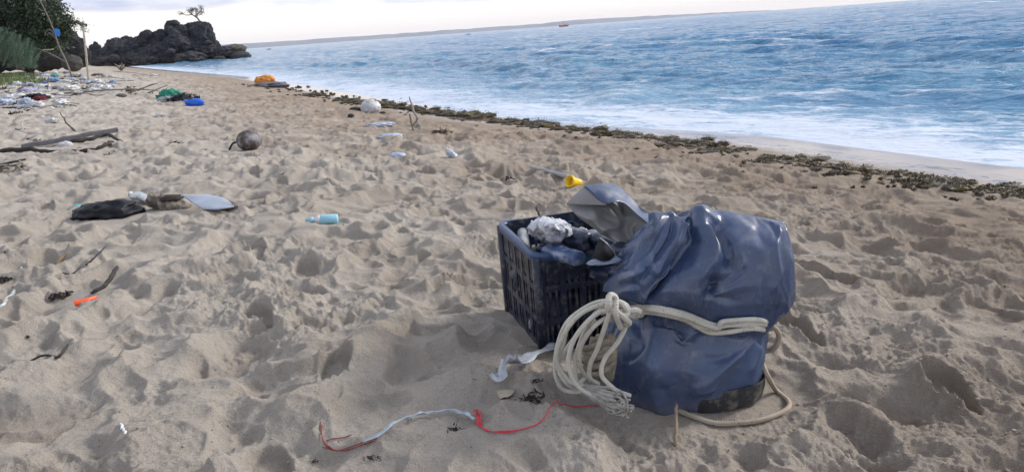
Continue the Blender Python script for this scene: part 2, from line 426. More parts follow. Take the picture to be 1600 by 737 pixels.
# ---- sea
def waves(x, y, s):
    d = -s; r_ = np.hypot(x, y)
    n = fbm(x * .13, y * .13, 2, 70); n2 = fbm(x * .35, y * .35, 2, 75)
    def crest(ph, sharp=1.0):
        c = .5 + .5 * np.cos(ph); return c ** (1 + 1.6 * sharp)
    # swell lines parallel to the shore, broken up along it
    dd = d + 1.8 * n + .45 * n2
    per = np.interp(d, [0, 10, 40], [2.9, 4.2, 7.0])
    ph = 2 * np.pi * dd / np.interp(np.clip(d, 0, 200), [0, 200], [3.6, 6.5])
    a = np.interp(d, [0, 1.0, 2.5, 6, 12, 30, 80, 300], [0, .03, .11, .19, .19, .16, .16, .2])
    along = .45 + .75 * sst(-.35, .45, fbm(x * .11 + 9, y * .11, 2, 80))
    z = a * crest(ph) * along
    # wind chop: sharp small crests
    u = x * .80 + y * .6; v = -x * .6 + y * .80
    ch = 0
    for k, (lu, lv, am) in enumerate(((1.5, 3.6, .085), (.75, 1.7, .062), (.33, .75, .036), (.16, .34, .016))):
        nn = pn(u / lu + 3 * k, v / lv - k, 90 + k); fade = np.clip(1.6 - r_ * .011 / lu * 1.1, 0, 1)
        ch = ch + am * (1 - 2.2 * np.abs(nn)) * fade
    big = pn(u / 4.5, v / 11, 99) * .07 * np.clip(1.6 - r_ / 500, 0, 1)
    ca = np.interp(d, [0, .6, 2.5, 6, 12], [0, .10, .45, .85, .9])
    return z + (ch + big) * ca, a * crest(ph) * along, ch
th = np.concatenate([np.radians(np.linspace(-180, -46, 30)), np.radians(np.linspace(-46, 46, 721))[1:], np.radians(np.linspace(46, 180, 40))[1:]])
rr = np.concatenate([np.geomspace(3, 6, 40)[:-1], np.geomspace(6, 60, 420)[:-1], np.geomspace(60, 400, 110)[:-1], np.geomspace(400, 6300, 40)])
x, y, q = polar(th, rr)
s = shore_s(x, y); wz, sw, ch = waves(x, y, s); d = -s
tx = fbm(x * .9, y * .9, 3, 110); t2 = fbm(x * .3, y * .3, 3, 111)
z = WL + .004 + wz + np.interp(d, [-3, 0, 1.5, 4], [-.09, .002, .035, .0])
# foam: solid wash by the edge, lace behind, breaking crests, far whitecaps
wash = np.interp(d + .9 * t2, [-.3, 0.1, 1.0, 2.2, 4.5, 8, 16, 40, 90], [.5, .70, .54, .36, .27, .22, .17, .08, .0])
swn = sst(.03, .13, sw)
slope = np.zeros_like(sw); slope[1:] = (wz[1:] - wz[:-1])
brk = sst(.07, .16, sw) * np.interp(d, [1, 3, 9, 16, 30], [.4, .55, .42, .15, .02]) * (.6 + .8 * tx)
caps = sst(.20, .30, wz + .02 * tx) * sst(.42, .62, .5 + fbm(x * .05, y * .05, 2, 130)) * sst(10, 18, d)
foam = np.clip(wash + brk - .38 * swn * np.interp(d, [0, 2, 4, 14], [0, .4, 1, .6]) + caps * .6, 0, 1)
for wx_, wy_, lx_, ly_ in ((1515, 6, 6.0, 5.0), (1000, 46, 4.0, 5.0), (812, 59, 2.5, 5.0)):
    p_ = atz(wx_, wy_, WL); foam = np.clip(foam + 1.3 * np.exp(-((x - p_.x) / lx_) ** 2 - ((y - p_.y) / ly_) ** 2), 0, 1)
def sea_mat():
    M = MT('sea_water'); co = M.coord()
    fa = M.node('ShaderNodeAttribute'); fa.attribute_name = 'foam'; f = fa.outputs['Fac']
    da = M.node('ShaderNodeAttribute'); da.attribute_name = 'offshore'; dd = da.outputs['Fac']
    st = (1.0, .42, 1.0)
    rotm = M.node('ShaderNodeMapping'); M.l.new(co, rotm.inputs[0]); rotm.inputs['Rotation'].default_value = (0, 0, R(-52)); rc = rotm.outputs[0]
    lace = M.noise(3.0, 7, .68, vec=rc, stretch=(1, .35, 1), dist=.9); fl = M.noise(11, 6, .7, vec=rc, stretch=(1, .45, 1), dist=.6)
    nmix = M.math('ADD', M.math('MULTIPLY', lace, .6), M.math('MULTIPLY', fl, .4))
    # threshold falls as foam rises
    t = M.math('ADD', nmix, M.math('MULTIPLY', f, .46)); fm = M.ramp(t, [(.655, 0), (.78, .9)])
    far = M.node('ShaderNodeMapRange'); M.l.new(dd, far.inputs[0]); far.inputs[1].default_value = 3; far.inputs[2].default_value = 38
    deep = M.mix(far.outputs[0], (.10, .24, .41), (.010, .18, .42))
    n = M.noise(.35, 5, .6, vec=rc, stretch=(1, .3, 1)); deep = M.mix(M.ramp(n, [(.35, 0), (.65, .5)]), deep, (.08, .30, .46))
    c = M.mix(fm, deep, (.66, .71, .80))
    ro = M.mix(fm, (.10, .10, .10), (.7, .7, .7))
    h1 = M.noise(2.2, 6, .62, vec=rc, stretch=(1, .4, 1), dist=.4); h2 = M.noise(.32, 5, .6, vec=rc, stretch=(1, .35, 1), dist=.3); h3 = M.noise(12, 4, .6, vec=rc, stretch=(1, .5, 1))
    amp = M.node('ShaderNodeMapRange'); M.l.new(dd, amp.inputs[0]); amp.inputs[1].default_value = .3; amp.inputs[2].default_value = 7; amp.inputs[3].default_value = .06; amp.inputs[4].default_value = 1
    b = M.node('ShaderNodeBump'); M.l.new(h1, b.inputs['Height']); b.inputs['Distance'].default_value = .38; M.l.new(amp.outputs[0], b.inputs['Strength'])
    b2 = M.node('ShaderNodeBump'); M.l.new(h2, b2.inputs['Height']); b2.inputs['Distance'].default_value = 2.2; M.l.new(M.math('MULTIPLY', far.outputs[0], .9), b2.inputs['Strength']); M.l.new(b.outputs[0], b2.inputs['Normal'])
    b3 = M.bump(h3, .05, .5, b2.outputs[0])
    M.b.inputs['IOR'].default_value = 1.33; M.b.inputs['Specular IOR Level'].default_value = .25
    return M.out(Base_Color=c, Roughness=ro, Normal=b3)
V = np.stack([x, y, z], -1).reshape(-1, 3)
tag(mesh_np('sea', V, q, sea_mat(), {'foam': foam, 'offshore': d}), kind='structure')

# ---- far coast beyond the water
mb = MB(); top = []; Yd = 5200
prof = [(330, 13), (380, 12), (450, 10), (520, 10.5), (600, 9), (680, 9), (760, 9), (830, 8), (860, 9), (900, 11), (950, 10), (1000, 8), (1060, 6), (1130, 3.5), (1200, 1.5)]
V = []
for i in range(200):
    px = 330 + 870 * i / 199; hpx = np.interp(px, [a for a, b in prof], [b for a, b in prof]) * .62 + .9 * mn.noise(Vector((px * .05, 0, 0))) + .5 * mn.noise(Vector((px * .2, 3, 0)))
    hy = 77 - .0726 * (px - 370); p = atY(px, hy, Yd); h = max(.5, hpx) * Yd / F
    V += [(p.x, Yd - 150, WL - 3), (p.x, Yd, WL + h), (p.x, Yd + 400, WL + h * 1.05), (p.x, Yd + 900, WL - 3)]
Fs = [(i * 4 + k, i * 4 + 4 + k, i * 4 + 5 + k, i * 4 + 1 + k) for i in range(199) for k in range(3)]
tag(add('hills', V, Fs, simple('hazed_far_land', (.24, .27, .33), .9, .2, .004)), kind='structure')  # pale blue-grey: part of the distance haze is put into the land colour

# ---- grass bank
gm = simple('grass_blades', (.10, .14, .045), .6, .35, .5)
V = []; Fs = []
gx_ = np.random.uniform(-80, -18, 60000); gy_ = np.random.uniform(34, 85, 60000); edge_ = -.615 * gy_ - 1.2 * fbm(gy_ * .3, gy_ * 0, 2, 9) + .6
kp_ = (gx_ < edge_) & (gx_ > -.95 * gy_) & (gy_ > 37 + 4 * fbm(gx_ * .2, gx_ * 0, 2, 19)); gx_ = gx_[kp_]; gy_ = gy_[kp_]; gz_ = sand_z(gx_, gy_)[0]
for xx, yy, zg in zip(gx_, gy_, gz_):
    a = random.uniform(0, 6.28); hh = random.uniform(.08, .22); ww = .06; b = len(V)
    V += [(xx - ww * math.cos(a), yy - ww * math.sin(a), zg - .02), (xx + ww * math.cos(a), yy + ww * math.sin(a), zg - .02), (xx + random.gauss(0, .06), yy + random.gauss(0, .06), zg + hh)]
    Fs.append((b, b + 1, b + 2))
tag(add('grass', V, Fs, gm, smooth=False), 'low green grass on the bank at the top of the beach', 'grass', kind='stuff')

# ---- rock headland
def rock_mat(name, c1, c2, c3):
    M = MT(name); n = M.noise(.55, 8, .7); n2 = M.noise(2.5, 7, .7, stretch=(1, 1, 1.8)); ge = M.node('ShaderNodeNewGeometry'); po = ge.outputs['Position']
    c = M.ramp(n, [(.3, c1), (.55, c2), (.75, c3)]); c = M.mix(M.ramp(n2, [(.5, 0), (.72, .8)]), c, (.17, .165, .17))
    sp = M.node('ShaderNodeSeparateXYZ'); M.l.new(po, sp.inputs[0])
    band = M.node('ShaderNodeMapRange'); M.l.new(M.math('ADD', sp.outputs[2], M.math('MULTIPLY', n, 1.5)), band.inputs[0]); band.inputs[1].default_value = 2.2; band.inputs[2].default_value = 1.0; band.inputs[3].default_value = 0; band.inputs[4].default_value = .45
    c = M.mix(band.outputs[0], c, (.15, .125, .10))
    b = M.bump(n2, .5, 1.0); b = M.bump(M.noise(.9, 8, .75), 1.0, .9, b)
    return M.out(Base_Color=c, Roughness=.9, Normal=b)
RM = rock_mat('dark_volcanic_rock', (.014, .015, .022), (.062, .068, .088), (.15, .155, .18))
RD = 135.0
hl = empty('rock_headland', atY(290, 100, RD)); hlw = hl.location.copy()
tag(hl, 'dark jagged rock outcrop running out into the sea at the end of the beach', 'rock')
# (px, py centre, half width px, half height px, depth offset m)
BL = [(160, 92, 22, 13, 8), (185, 84, 24, 16, 6), (180, 74, 15, 12, 10), (200, 68, 12, 10, 8), (184, 66, 7, 6, 7), (150, 79, 10, 9, 12), (166, 97, 18, 8, -2), (215, 78, 18, 17, 2), (228, 64, 12, 13, 4), (231, 55, 8, 7, 4), (212, 95, 22, 11, -2),
      (245, 68, 14, 16, 2), (240, 88, 22, 15, -4), (252, 56, 9, 9, 2), (270, 50, 12, 15, 2), (270, 40, 7, 6, 3), (284, 60, 16, 18, -2), (262, 84, 26, 17, -6), (292, 52, 12, 12, 0), (312, 50, 17, 14, 2), (318, 60, 17, 18, 0), (305, 78, 26, 16, -5),
      (328, 74, 16, 12, -2), (298, 92, 24, 10, -8), (335, 84, 22, 11, -6), (352, 82, 16, 9, -4), (360, 84, 13, 7, -2), (228, 96, 20, 10, -6), (322, 45, 10, 9, 2), (205, 84, 16, 12, 0), (276, 70, 20, 14, -4), (150, 72, 4, 6, 10), (299, 42, 9, 6, 2)]
for i, (px, py, hw, hh, dy) in enumerate(BL):
    Y = RD + dy; Y += random.uniform(-3, 3); c = atY(px, py, Y); mb = MB(); sx = hw * Y / F; sz = hh * Y / F
    lump(mb, (0, 0, 0), (sx * .85, sx * .7, sz * .93), 5, .30, 1.9, i * 1.7 + 2, True)
    mb.build('boulder', RM, hl, loc=c - hlw)
_br = random.Random(4)
for i in range(60):
    b_ = _br.choice(BL[:28]); px = b_[0] + _br.uniform(-.8, .8) * b_[2]; py = b_[1] + _br.uniform(-.75, .75) * b_[3]; r_ = _br.uniform(2.2, 6.5); Y = RD + b_[4] - b_[2] * .085 + _br.uniform(-1, 1)
    c = atY(px, py, Y); mb = MB(); lump(mb, (0, 0, 0), (r_ * Y / F * _br.uniform(.8, 1.4), r_ * Y / F, r_ * Y / F * _br.uniform(.6, 1)), 3, .38, 1.7, i * 2.3 + 90, True); mb.build('boulder', RM, hl, loc=c - hlw)
c = atY(377, 88, 128); mb = MB(); lump(mb, (0, 0, 0), (1.5, 1.3, .75), 3, .22, 1.3, 71, True)
tag(mb.build('sea_rock', RM, loc=c), 'small dark rock standing in the water off the right tip of the headland', 'rock')
c = atY(366, 77, 130); mb = MB(); lump(mb, (0, 0, 0), (1.9, 1.5, .75), 4, .2, 1.6, 74, True)
tag(mb.build('pale_boulder', rock_mat('pale_rock', (.10, .095, .08), (.17, .16, .13), (.24, .22, .17)), loc=c), 'paler flat boulder on the low right end of the headland', 'rock')

# left cliff behind the dark trees and the grey boulder before it
cl = empty('beach_cliff', atY(110, 96, 70)); clw = cl.location.copy(); tag(cl, 'dark cliff half hidden behind the overhanging trees on the left', 'rock')
RM2 = rock_mat('cliff_rock', (.016, .016, .02), (.04, .038, .042), (.09, .08, .07))
for i, (px, py, hw, hh, dy) in enumerate([(118, 80, 17, 22, 4), (100, 72, 22, 30, 6), (128, 88, 12, 15, 2), (70, 76, 30, 32, 6), (30, 70, 40, 38, 8), (90, 94, 20, 10, 0), (112, 66, 10, 10, 8), (-30, 60, 40, 50, 8)]):
    Y = 70 + dy; c = atY(px, py, Y); mb = MB(); lump(mb, (0, 0, 0), (hw * Y / F, hw * Y / F * .7, hh * Y / F), 4, .2, 1.5, 40 + i, True)
    mb.build('boulder', RM2, cl, loc=c - clw)
c = onsand(115, 106); c = atY(113, 99, 52); mb = MB(); lump(mb, (0, 0, 0), (.62, .6, .52), 4, .16, 1.2, 55, True)
tag(mb.build('grey_boulder', rock_mat('grey_boulder_rock', (.07, .068, .068), (.12, .115, .11), (.17, .16, .15)), loc=c), 'rounded grey boulder at the foot of the dark cliff', 'rock')

# ---- trees
def leaves(name, mat, parent, blobs, n, size, org, shape=3, up=0, seed=1):
    rnd = random.Random(seed); V = []; Fs = []; org = Vector(org); tot = sum(b[1].x * b[1].y * b[1].z for b in blobs) if isinstance(blobs[0][1], Vector) else 1
    for (c, r_) in blobs:
        k = int(n * r_.x * r_.y * r_.z / tot); ncl = max(3, k // 26)
        for _ in range(ncl):
            while True:
                p = Vector((rnd.uniform(-1, 1), rnd.uniform(-1, 1), rnd.uniform(-1, 1)))
                if p.length < 1: break
            p = p.normalized() * (p.length ** .45)
            cc = Vector((p.x * r_.x, p.y * r_.y, p.z * r_.z)) + c; cs = rnd.uniform(1.2, 2.6) * size
            for _ in range(26):
                o_ = Vector((rnd.gauss(0, 1), rnd.gauss(0, 1), rnd.gauss(0, .55))) * cs + cc; s_ = size * rnd.uniform(.5, 1.1)
                a = Vector((rnd.gauss(0, 1), rnd.gauss(0, 1), rnd.gauss(0, .7) + up)).normalized(); b = a.cross(Vector((rnd.gauss(0, 1), rnd.gauss(0, 1), rnd.gauss(0, 1)))).normalized(); q_ = len(V)
                V += [o_ - a * s_ - org, o_ + b * s_ * .38 - org, o_ + a * s_ - org, o_ - b * s_ * .38 - org]; Fs.append((q_, q_ + 1, q_ + 2, q_ + 3))
    return add(name, V, Fs, mat, parent, smooth=False)
def leafmat(name, c1, c2):
    M = MT(name); n = M.noise(.7, 4, .6); ob = M.node('ShaderNodeNewGeometry'); c = M.ramp(n, [(.35, c1), (.65, c2)])
    c = M.mix(M.math('MULTIPLY', ob.outputs['Random Per Island'], .5), c, tuple(v * 1.9 for v in c2)); return M.out(Base_Color=c, Roughness=.6)
def B(px, py, hw, hh, Y, dep=None):
    c = atY(px, py, Y); k = Y / F; return (c, Vector((hw * k, (dep or hw * .8) * k, hh * k)))
bark = simple('grey_bark', (.12, .10, .085), .9, .35, 3, .05, 12)
def limb(parent, pts, r1, r2, mat=bark, name='trunk'):
    mb = MB(); P = catmull(pts, 6); tube(mb, P, lambda t: r1 + (r2 - r1) * t, 9, .15); return mb.build(name, mat, parent)
TY = 60
t = empty('beach_tree', atY(30, 104, TY)); to = t.location.copy()
tag(t, 'tall dark broad-leaved tree overhanging the upper left corner of the beach', 'tree')
lm = leafmat('dark_leaves', (.014, .026, .014), (.03, .052, .022))
leaves('crown', lm, t, [B(20, 30, 40, 34, TY), B(60, 20, 34, 30, TY), B(80, 34, 24, 26, TY - 1), B(95, 46, 15, 12, TY - 1), B(60, 55, 40, 22, TY), B(10, 62, 40, 24, TY + 1), B(78, 6, 12, 14, TY), B(40, -12, 26, 16, TY), B(-40, 20, 44, 50, TY), B(100, 38, 10, 6, TY), B(84, 66, 22, 14, TY - 1)], 44000, .15, to, seed=3)
limb(t, [Vector((0, 0, -.3)), Vector((.3, .2, 1.6)), Vector((.9, .2, 3.2)), Vector((1.6, 0, 4.4))], .28, .1)
br = leafmat('branch_leaves', (.012, .022, .012), (.026, .045, .02))
limb(t, [atY(92, 40, TY - 1) - to, atY(110, 34, TY - 1) - to, atY(124, 38, TY - 1) - to, atY(133, 46, TY - 1) - to], .07, .02, name='branch')
leaves('crown', br, t, [B(117, 35, 7, 3, TY - 1), B(126, 39, 6, 3.5, TY - 1), B(130, 45, 4, 4, TY - 1), B(112, 32, 5, 2.5, TY - 1), B(104, 50, 7, 4, TY - 1)], 900, .09, to, seed=5)
# shrub
SY = 46
t = empty('beach_shrub', atY(20, 106, SY)); to = t.location.copy(); tag(t, 'feathery blue-green shrub growing at the edge of the grass', 'shrub')
sm = leafmat('shrub_needles', (.05, .095, .065), (.10, .17, .115)); rnd = random.Random(9); V = []; Fs = []; mbt = MB()
for i in range(190):
    bx = rnd.uniform(-45, 56); topy = np.interp(bx, [-45, 0, 20, 45, 56], [40, 42, 50, 62, 78]) + rnd.uniform(0, 34); Yb = SY + rnd.uniform(-1.4, 1.4)
    p0 = atY(bx - rnd.uniform(-4, 12), min(106, topy + rnd.uniform(15, 30)), Yb); p1 = atY(bx + rnd.uniform(0, 9), topy, Yb + rnd.uniform(-.4, .4))
    tube(mbt, [p0 - to, (p0 + p1) / 2 - to + Vector((rnd.gauss(0, .04), 0, 0)), p1 - to], .012, 4)
    ax = (p1 - p0)
    for k in range(150):
        tt = rnd.random() ** .8; q_ = p0 + ax * tt - to; dr = (ax.normalized() * .9 + Vector((rnd.gauss(0, .6), rnd.gauss(0, .6), rnd.gauss(0, .5)))).normalized(); ln = rnd.uniform(.12, .26) * (1.15 - .5 * tt)
        sd_ = dr.cross(Vector((rnd.gauss(0, 1), 1, rnd.gauss(0, 1)))).normalized() * .011; b = len(V); V += [q_ - sd_, q_ + sd_, q_ + dr * ln]; Fs.append((b, b + 1, b + 2))
add('foliage', V, Fs, sm, t, smooth=False); mbt.build('stem', bark, t)
# small tree on the headland
t = empty('wind_bent_tree', atY(312, 38, 136)); to = t.location.copy(); tag(t, 'small thin wind-bent tree growing on top of the rock headland', 'tree')
def tp(px, py): return atY(px, py, 136) - to
limb(t, [tp(313, 42), tp(311, 32), tp(305, 26), tp(298, 22)], .17, .09); 
for pts in ([tp(311, 33), tp(308, 26), tp(312, 18), tp(316, 14)], [tp(303, 25), tp(297, 19), tp(299, 14)], [tp(300, 23), tp(292, 24), tp(284, 22), tp(280, 21)], [tp(306, 27), tp(307, 20), tp(304, 14)], [tp(311, 24), tp(315, 22), tp(317, 18)]): limb(t, pts, .08, .03, name='branch')
leaves('crown', leafmat('sparse_leaves', (.05, .055, .04), (.10, .10, .075)), t, [B(302, 15, 7, 3.2, 136), B(311, 13, 5, 2.5, 136), B(297, 17, 4, 2.5, 136), B(313, 19, 4, 2, 136), B(283, 22, 4, 1.3, 136), B(307, 19, 6, 2.2, 136)], 520, .16, to, seed=8)

# ================================================================== CRATE
ZC = -.02
Nn = atz(849, 546, -.012); Lf = atz(796, 487, -.012)
e1 = Vector((Lf.x - Nn.x, Lf.y - Nn.y, 0)); SL = e1.length; e1.normalize(); e2 = Vector((e1.y, -e1.x, 0))
if e2.x < 0: e2 = -e2
FL = .45; HH = .362
crate = empty('plastic_crate', (Nn.x, Nn.y, -.035), 0)
tag(crate, 'dark navy slatted plastic fish crate full of bottles beside the tarpaulin bag', 'crate')
crate_mat = (lambda: (lambda M: M.out(Base_Color=M.mix(M.ramp(M.noise(26, 7, .75), [(.50, 0), (.66, .6)]), M.ramp(M.noise(5, 4), [(.3, (.007, .011, .026)), (.7, (.016, .024, .05))]), (.20, .18, .16)), Roughness=.42, Normal=M.bump(M.noise(70, 5), .002)))(MT('crate_plastic')))()
rim_mat = (lambda: (lambda M: M.out(Base_Color=M.mix(M.ramp(M.noise(30, 7, .75), [(.60, 0), (.72, .5)]), (.03, .065, .15), (.25, .24, .22)), Roughness=.38))(MT('crate_rim_plastic')))()
def cpt(a, b, h, fl=None):
    """a along the side (0..1 back), b along the front (0..1 right), flared walls"""
    k = .006 * h / HH
    return e1 * (-k + a * (SL + 2 * k)) + e2 * (-k + b * (FL + 2 * k)) + Vector((0, 0, h + a * .018))
def cbar(mb, p, q_, n, wd, th_):
    """bar from p to q, width wd in the wall, thickness th_ along n"""
    ax = (q_ - p); ln = ax.length; ax.normalize(); sd_ = ax.cross(n).normalized(); n2_ = sd_.cross(ax)
    M_ = Matrix((ax, sd_, n2_)).transposed(); mb.box((p + q_) / 2, (ln / 2, wd / 2, th_ / 2), M_)
def lattice(name, P, n, slots, dip=None):
    mb = MB(); hs = [0.018, HH * .34, HH * .66, HH * .97]
    for k, h in enumerate(hs): cbar(mb, P(0.02, h), P(.98, h), n, .022 if k not in (0, 3) else .034, .010)
    nb = slots
    for i in range(nb + 1):
        t_ = .03 + .94 * i / nb; main = i % 3 == 0
        cbar(mb, P(t_, .01), P(t_, HH * .97), n, .020 if main else .0085, .012 if main else .007)
    return mb.build(name, crate_mat, crate, smooth=False)
lattice('side_panel', lambda t_, h: cpt(t_, 0, h), -e2, 15)
lattice('side_panel', lambda t_, h: cpt(t_, 1, h), e2, 15)
lattice('end_panel', lambda t_, h: cpt(0, t_, h), -e1, 18)
lattice('end_panel', lambda t_, h: cpt(1, t_, h), e1, 18)
# upper plates with blind panels
mb = MB()
for (P, n) in ((lambda t_, h: cpt(t_, 0, h), -e2), (lambda t_, h: cpt(0, t_, h), -e1), (lambda t_, h: cpt(t_, 1, h), e2), (lambda t_, h: cpt(1, t_, h), e1)):
    for k in range(3):
        a = .06 + k * .31
        cbar(mb, P(a, HH * .84), P(a + .26, HH * .84), n, HH * .24 if k != 1 else HH * .08, .006)
mb.build('blind_panel', crate_mat, crate, smooth=False)
for (a, b) in ((0, 0), (1, 0), (0, 1), (1, 1)):
    mb = MB(); tube(mb, [cpt(a, b, 0), cpt(a, b, HH * .5), cpt(a, b, HH * .98)], .017, 8); mb.build('corner_post', crate_mat, crate)
mb = MB(); mb.box(cpt(.5, .5, .012), (SL / 2, FL / 2, .006), Matrix((e1, e2, Vector((0, 0, 1)))).transposed()); mb.build('base', crate_mat, crate, smooth=False)
# rim: rounded-corner ring, dipped in the middle of the short ends
def rim_pts():
    out = []; n = 40
    def arc(ca, cb, sa, sb, a0, a1):
        for k in range(7):
            a = a0 + (a1 - a0) * k / 6; out.append((ca, cb, a))
    rc = .045; pts = []
    W_, D_ = FL + .03, SL + .03
    for (cx_, cy_, a0) in ((rc, rc, 180), (W_ - rc, rc, 270), (W_ - rc, D_ - rc, 0), (rc, D_ - rc, 90)):
        for k in range(7):
            a = R(a0 + 90 * k / 6); pts.append((cx_ + rc * math.cos(a), cy_ + rc * math.sin(a)))
    # subdivide
    dense = []
    for i in range(len(pts)):
        p, q_ = pts[i], pts[(i + 1) % len(pts)]; L_ = math.hypot(q_[0] - p[0], q_[1] - p[1]); m_ = max(1, int(L_ / .02))
        for k in range(m_): t_ = k / m_; dense.append((p[0] + (q_[0] - p[0]) * t_, p[1] + (q_[1] - p[1]) * t_))
    res = []
    for (u, v) in dense:
        tu = u / W_; dip = 0
        if v < .004 or v > D_ - .004: dip = -.03 * float(sst(.18, .30, np.float64(tu)) * (1 - sst(.70, .82, np.float64(tu))))
        res.append(e2 * (u - .015) + e1 * (v - .015) + Vector((0, 0, HH + dip + v / D_ * .018)))
    return res
rp = rim_pts(); cen = sum(rp, Vector()) / len(rp); V = []; Fs = []
secs = [(0.004, -.022), (0.008, 0.0), (0.004, .005), (-.009, .005), (-.013, .001), (-.013, -.010)]
for p in rp:
    o_ = (p - cen); o_.z = 0; o_.normalize()
    for (a, b) in secs: V.append(p + o_ * a + Vector((0, 0, b)))
k = len(secs); n = len(rp)
for i in range(n):
    for j in range(k - 1): Fs.append((i * k + j, ((i + 1) % n) * k + j, ((i + 1) % n) * k + j + 1, i * k + j + 1))
solid(add('rim', V, Fs, rim_mat, crate), .004)

cw = crate.location
def cP(a, b, h): return cw + cpt(a, b, h)
# contents
whiteplastic = simple('white_crumpled_plastic', (.62, .64, .66), .35, .2, 30, .006, 40, dirt=(.35, .31, .26), dirtamt=.35)
navybottle = simple('navy_bottle_plastic', (.02, .03, .065), .3, .3, 12, .003, 60, dirt=(.30, .32, .37), dirtamt=.25)
bluebottle = simple('blue_bottle_plastic', (.05, .09, .2), .3, .3, 12, .003, 50, dirt=(.40, .44, .52), dirtamt=.3)
clearmat = simple('dull_clear_plastic', (.45, .48, .5), .22, .2, 20, .003, 60, dirt=(.3, .27, .22), dirtamt=.3)
blackrub = simple('black_rubber', (.008, .008, .010), .9, .3, 10, .002)
def bottle(name, p, q_, rad, bodym, capm, label, cat='bottle', group=None, crush=.25, seed=0, parts=True):
    p = Vector(p); q_ = Vector(q_); ax = q_ - p; ln = ax.length; M_ = ax.to_track_quat('Z', 'Y').to_matrix()
    e = empty(name, p); prof = [(.05, 0), (.9, .0), (1, .03), (1, .22), (.94, .25), (1, .28), (1, .5), (.95, .52), (1, .55), (1, .7), (.85, .78), (.5, .86), (.36, .89), (.34, .93)]
    def sq(v):
        w_ = 1 + crush * mn.noise(Vector((v.x / rad * 1.3 + seed, v.y / rad * 1.3, v.z / rad * .9 + seed * 2))); return Vector((v.x * w_, v.y * w_ * (1 - crush * .8), v.z))
    mb = MB(); lathe(mb, [(r_ * rad, z_ * ln) for r_, z_ in prof], 18, M_.to_4x4(), sq); mb.build('body', bodym, e)
    mb = MB(); lathe(mb, [(.34 * rad, .91 * ln), (.44 * rad, .915 * ln), (.44 * rad, ln), (.1 * rad, ln)], 14, M_.to_4x4()); mb.build('cap', capm, e)
    return tag(e, label, cat, group)
hcap = simple('navy_cap', (.03, .05, .12), .4)
def cY(px, py, z):   # point under sight line at height z
    return atz(px, py, z)
zt = HH - .03
bottle('plastic_bottle', cY(935, 396, zt - .03), cY(838, 372, zt + .0), .036, navybottle, hcap, 'navy bottle streaked with dried sand lying in the crate before the white one', seed=2, group=None)
bottle('plastic_bottle', cY(820, 392, zt - .05) , cY(815, 352, zt - .02), .020, clearmat, whiteplastic, 'slim clear bottle standing up against the left wall of the crate', seed=4)
bottle('plastic_bottle', cY(920, 378, zt + .02), cY(848, 355, zt + .045), .036, navybottle, whiteplastic, 'dark blue bottle half wrapped in crumpled white plastic, topmost in the crate', seed=6)
bottle('plastic_bottle', cY(985, 412, zt - .01), cY(930, 372, zt + .01), .03, bluebottle, hcap, 'blue scuffed bottle at the right end of the crate below the tarpaulin flap', seed=9)
bottle('plastic_bottle', cY(960, 430, zt - .10), cY(850, 400, zt - .08), .036, navybottle, hcap, 'navy bottle lying deeper in the crate under the others', seed=12)
c = cY(862, 356, zt + .05)
V, Fs = patch([[cY(a_, b_, zt + z_) - c for a_, b_, z_ in row] for row in (((826, 352, .03), (840, 343, .06), (856, 342, .07), (872, 344, .07), (886, 352, .05)), ((824, 362, .03), (842, 352, .085), (858, 351, .10), (876, 354, .09), (893, 360, .06)), ((830, 370, .0), (846, 362, .06), (862, 362, .08), (878, 366, .07), (892, 369, .04)), ((838, 376, -.03), (850, 374, .02), (864, 376, .03), (878, 376, .03), (888, 376, .0)))], 12, 12)
V = [v + Vector((mn.noise(v * 38 + Vector((9, 0, 0))) * .012, -.02 * (.4 - abs(mn.noise(v * 26)) * 1.5), .028 * (.35 - abs(mn.noise(v * 24 + Vector((0, 4, 0))))) )) for v in V]
mb = MB(); mb.add(V, Fs)
o = mb.build('plastic_wrap', simple('greyed_white_plastic', (.56, .58, .64), .3, .2, 22, .003, 40, dirt=(.06, .08, .13), dirtamt=.35, dscale=20), loc=c); solid(o, .002); tag(o, 'crumpled white plastic sheet bunched on top of the bottles in the crate', 'plastic sheet')
bottle('plastic_bottle', cY(905, 404, zt + .0), cY(842, 388, zt - .01), .030, bluebottle, hcap, 'blue bottle with a pale worn label lying along the front rim of the crate', seed=16)
bottle('plastic_bottle', cY(985, 396, zt + .02), cY(908, 360, zt + .03), .030, navybottle, clearmat, 'navy bottle with a clear cap under the tarpaulin flap in the crate', seed=19)
bottle('plastic_bottle', cY(900, 366, zt + .01), cY(838, 346, zt + .0), .028, bluebottle, hcap, 'scuffed blue bottle behind the crumpled white sheet in the crate', seed=23)
mb = MB(); c = cY(850, 366, zt + .02)
V = [cY(833, 352, zt + .03), cY(862, 362, zt + .045), cY(868, 378, zt + .03), cY(838, 372, zt), cY(845, 356, zt - .04), cY(872, 372, zt - .04)]
def shard(name, pts, th_, mat, label, cat):
    c = sum(pts, Vector()) / len(pts); mb = MB(); rows = pts
    o = add(name, [p - c for p in pts], [tuple(range(len(pts)))], mat, None, False, loc=c); solid(o, th_); return tag(o, label, cat)
sh = empty('mussel_shell', cY(940, 400, zt + .03)); so_ = sh.location.copy()
V, Fs = patch([[cY(938, 372, zt + .085), cY(930, 392, zt + .05), cY(923, 410, zt + .01)], [cY(948, 380, zt + .08), cY(943, 396, zt + .06), cY(938, 413, zt + .01)], [cY(960, 396, zt + .04), cY(957, 405, zt + .03), cY(955, 414, zt + .005)]], 6, 6)
solid(add('curved_plate', [v - so_ for v in V], Fs, blackrub, sh), .006)
mb = MB(); tube(mb, catmull([p - so_ for p in (cY(938, 372, zt + .087), cY(948, 380, zt + .082), cY(960, 396, zt + .042), cY(964, 412, zt + .01))], 5), .002, 6); mb.build('pale_edge', clearmat, sh)
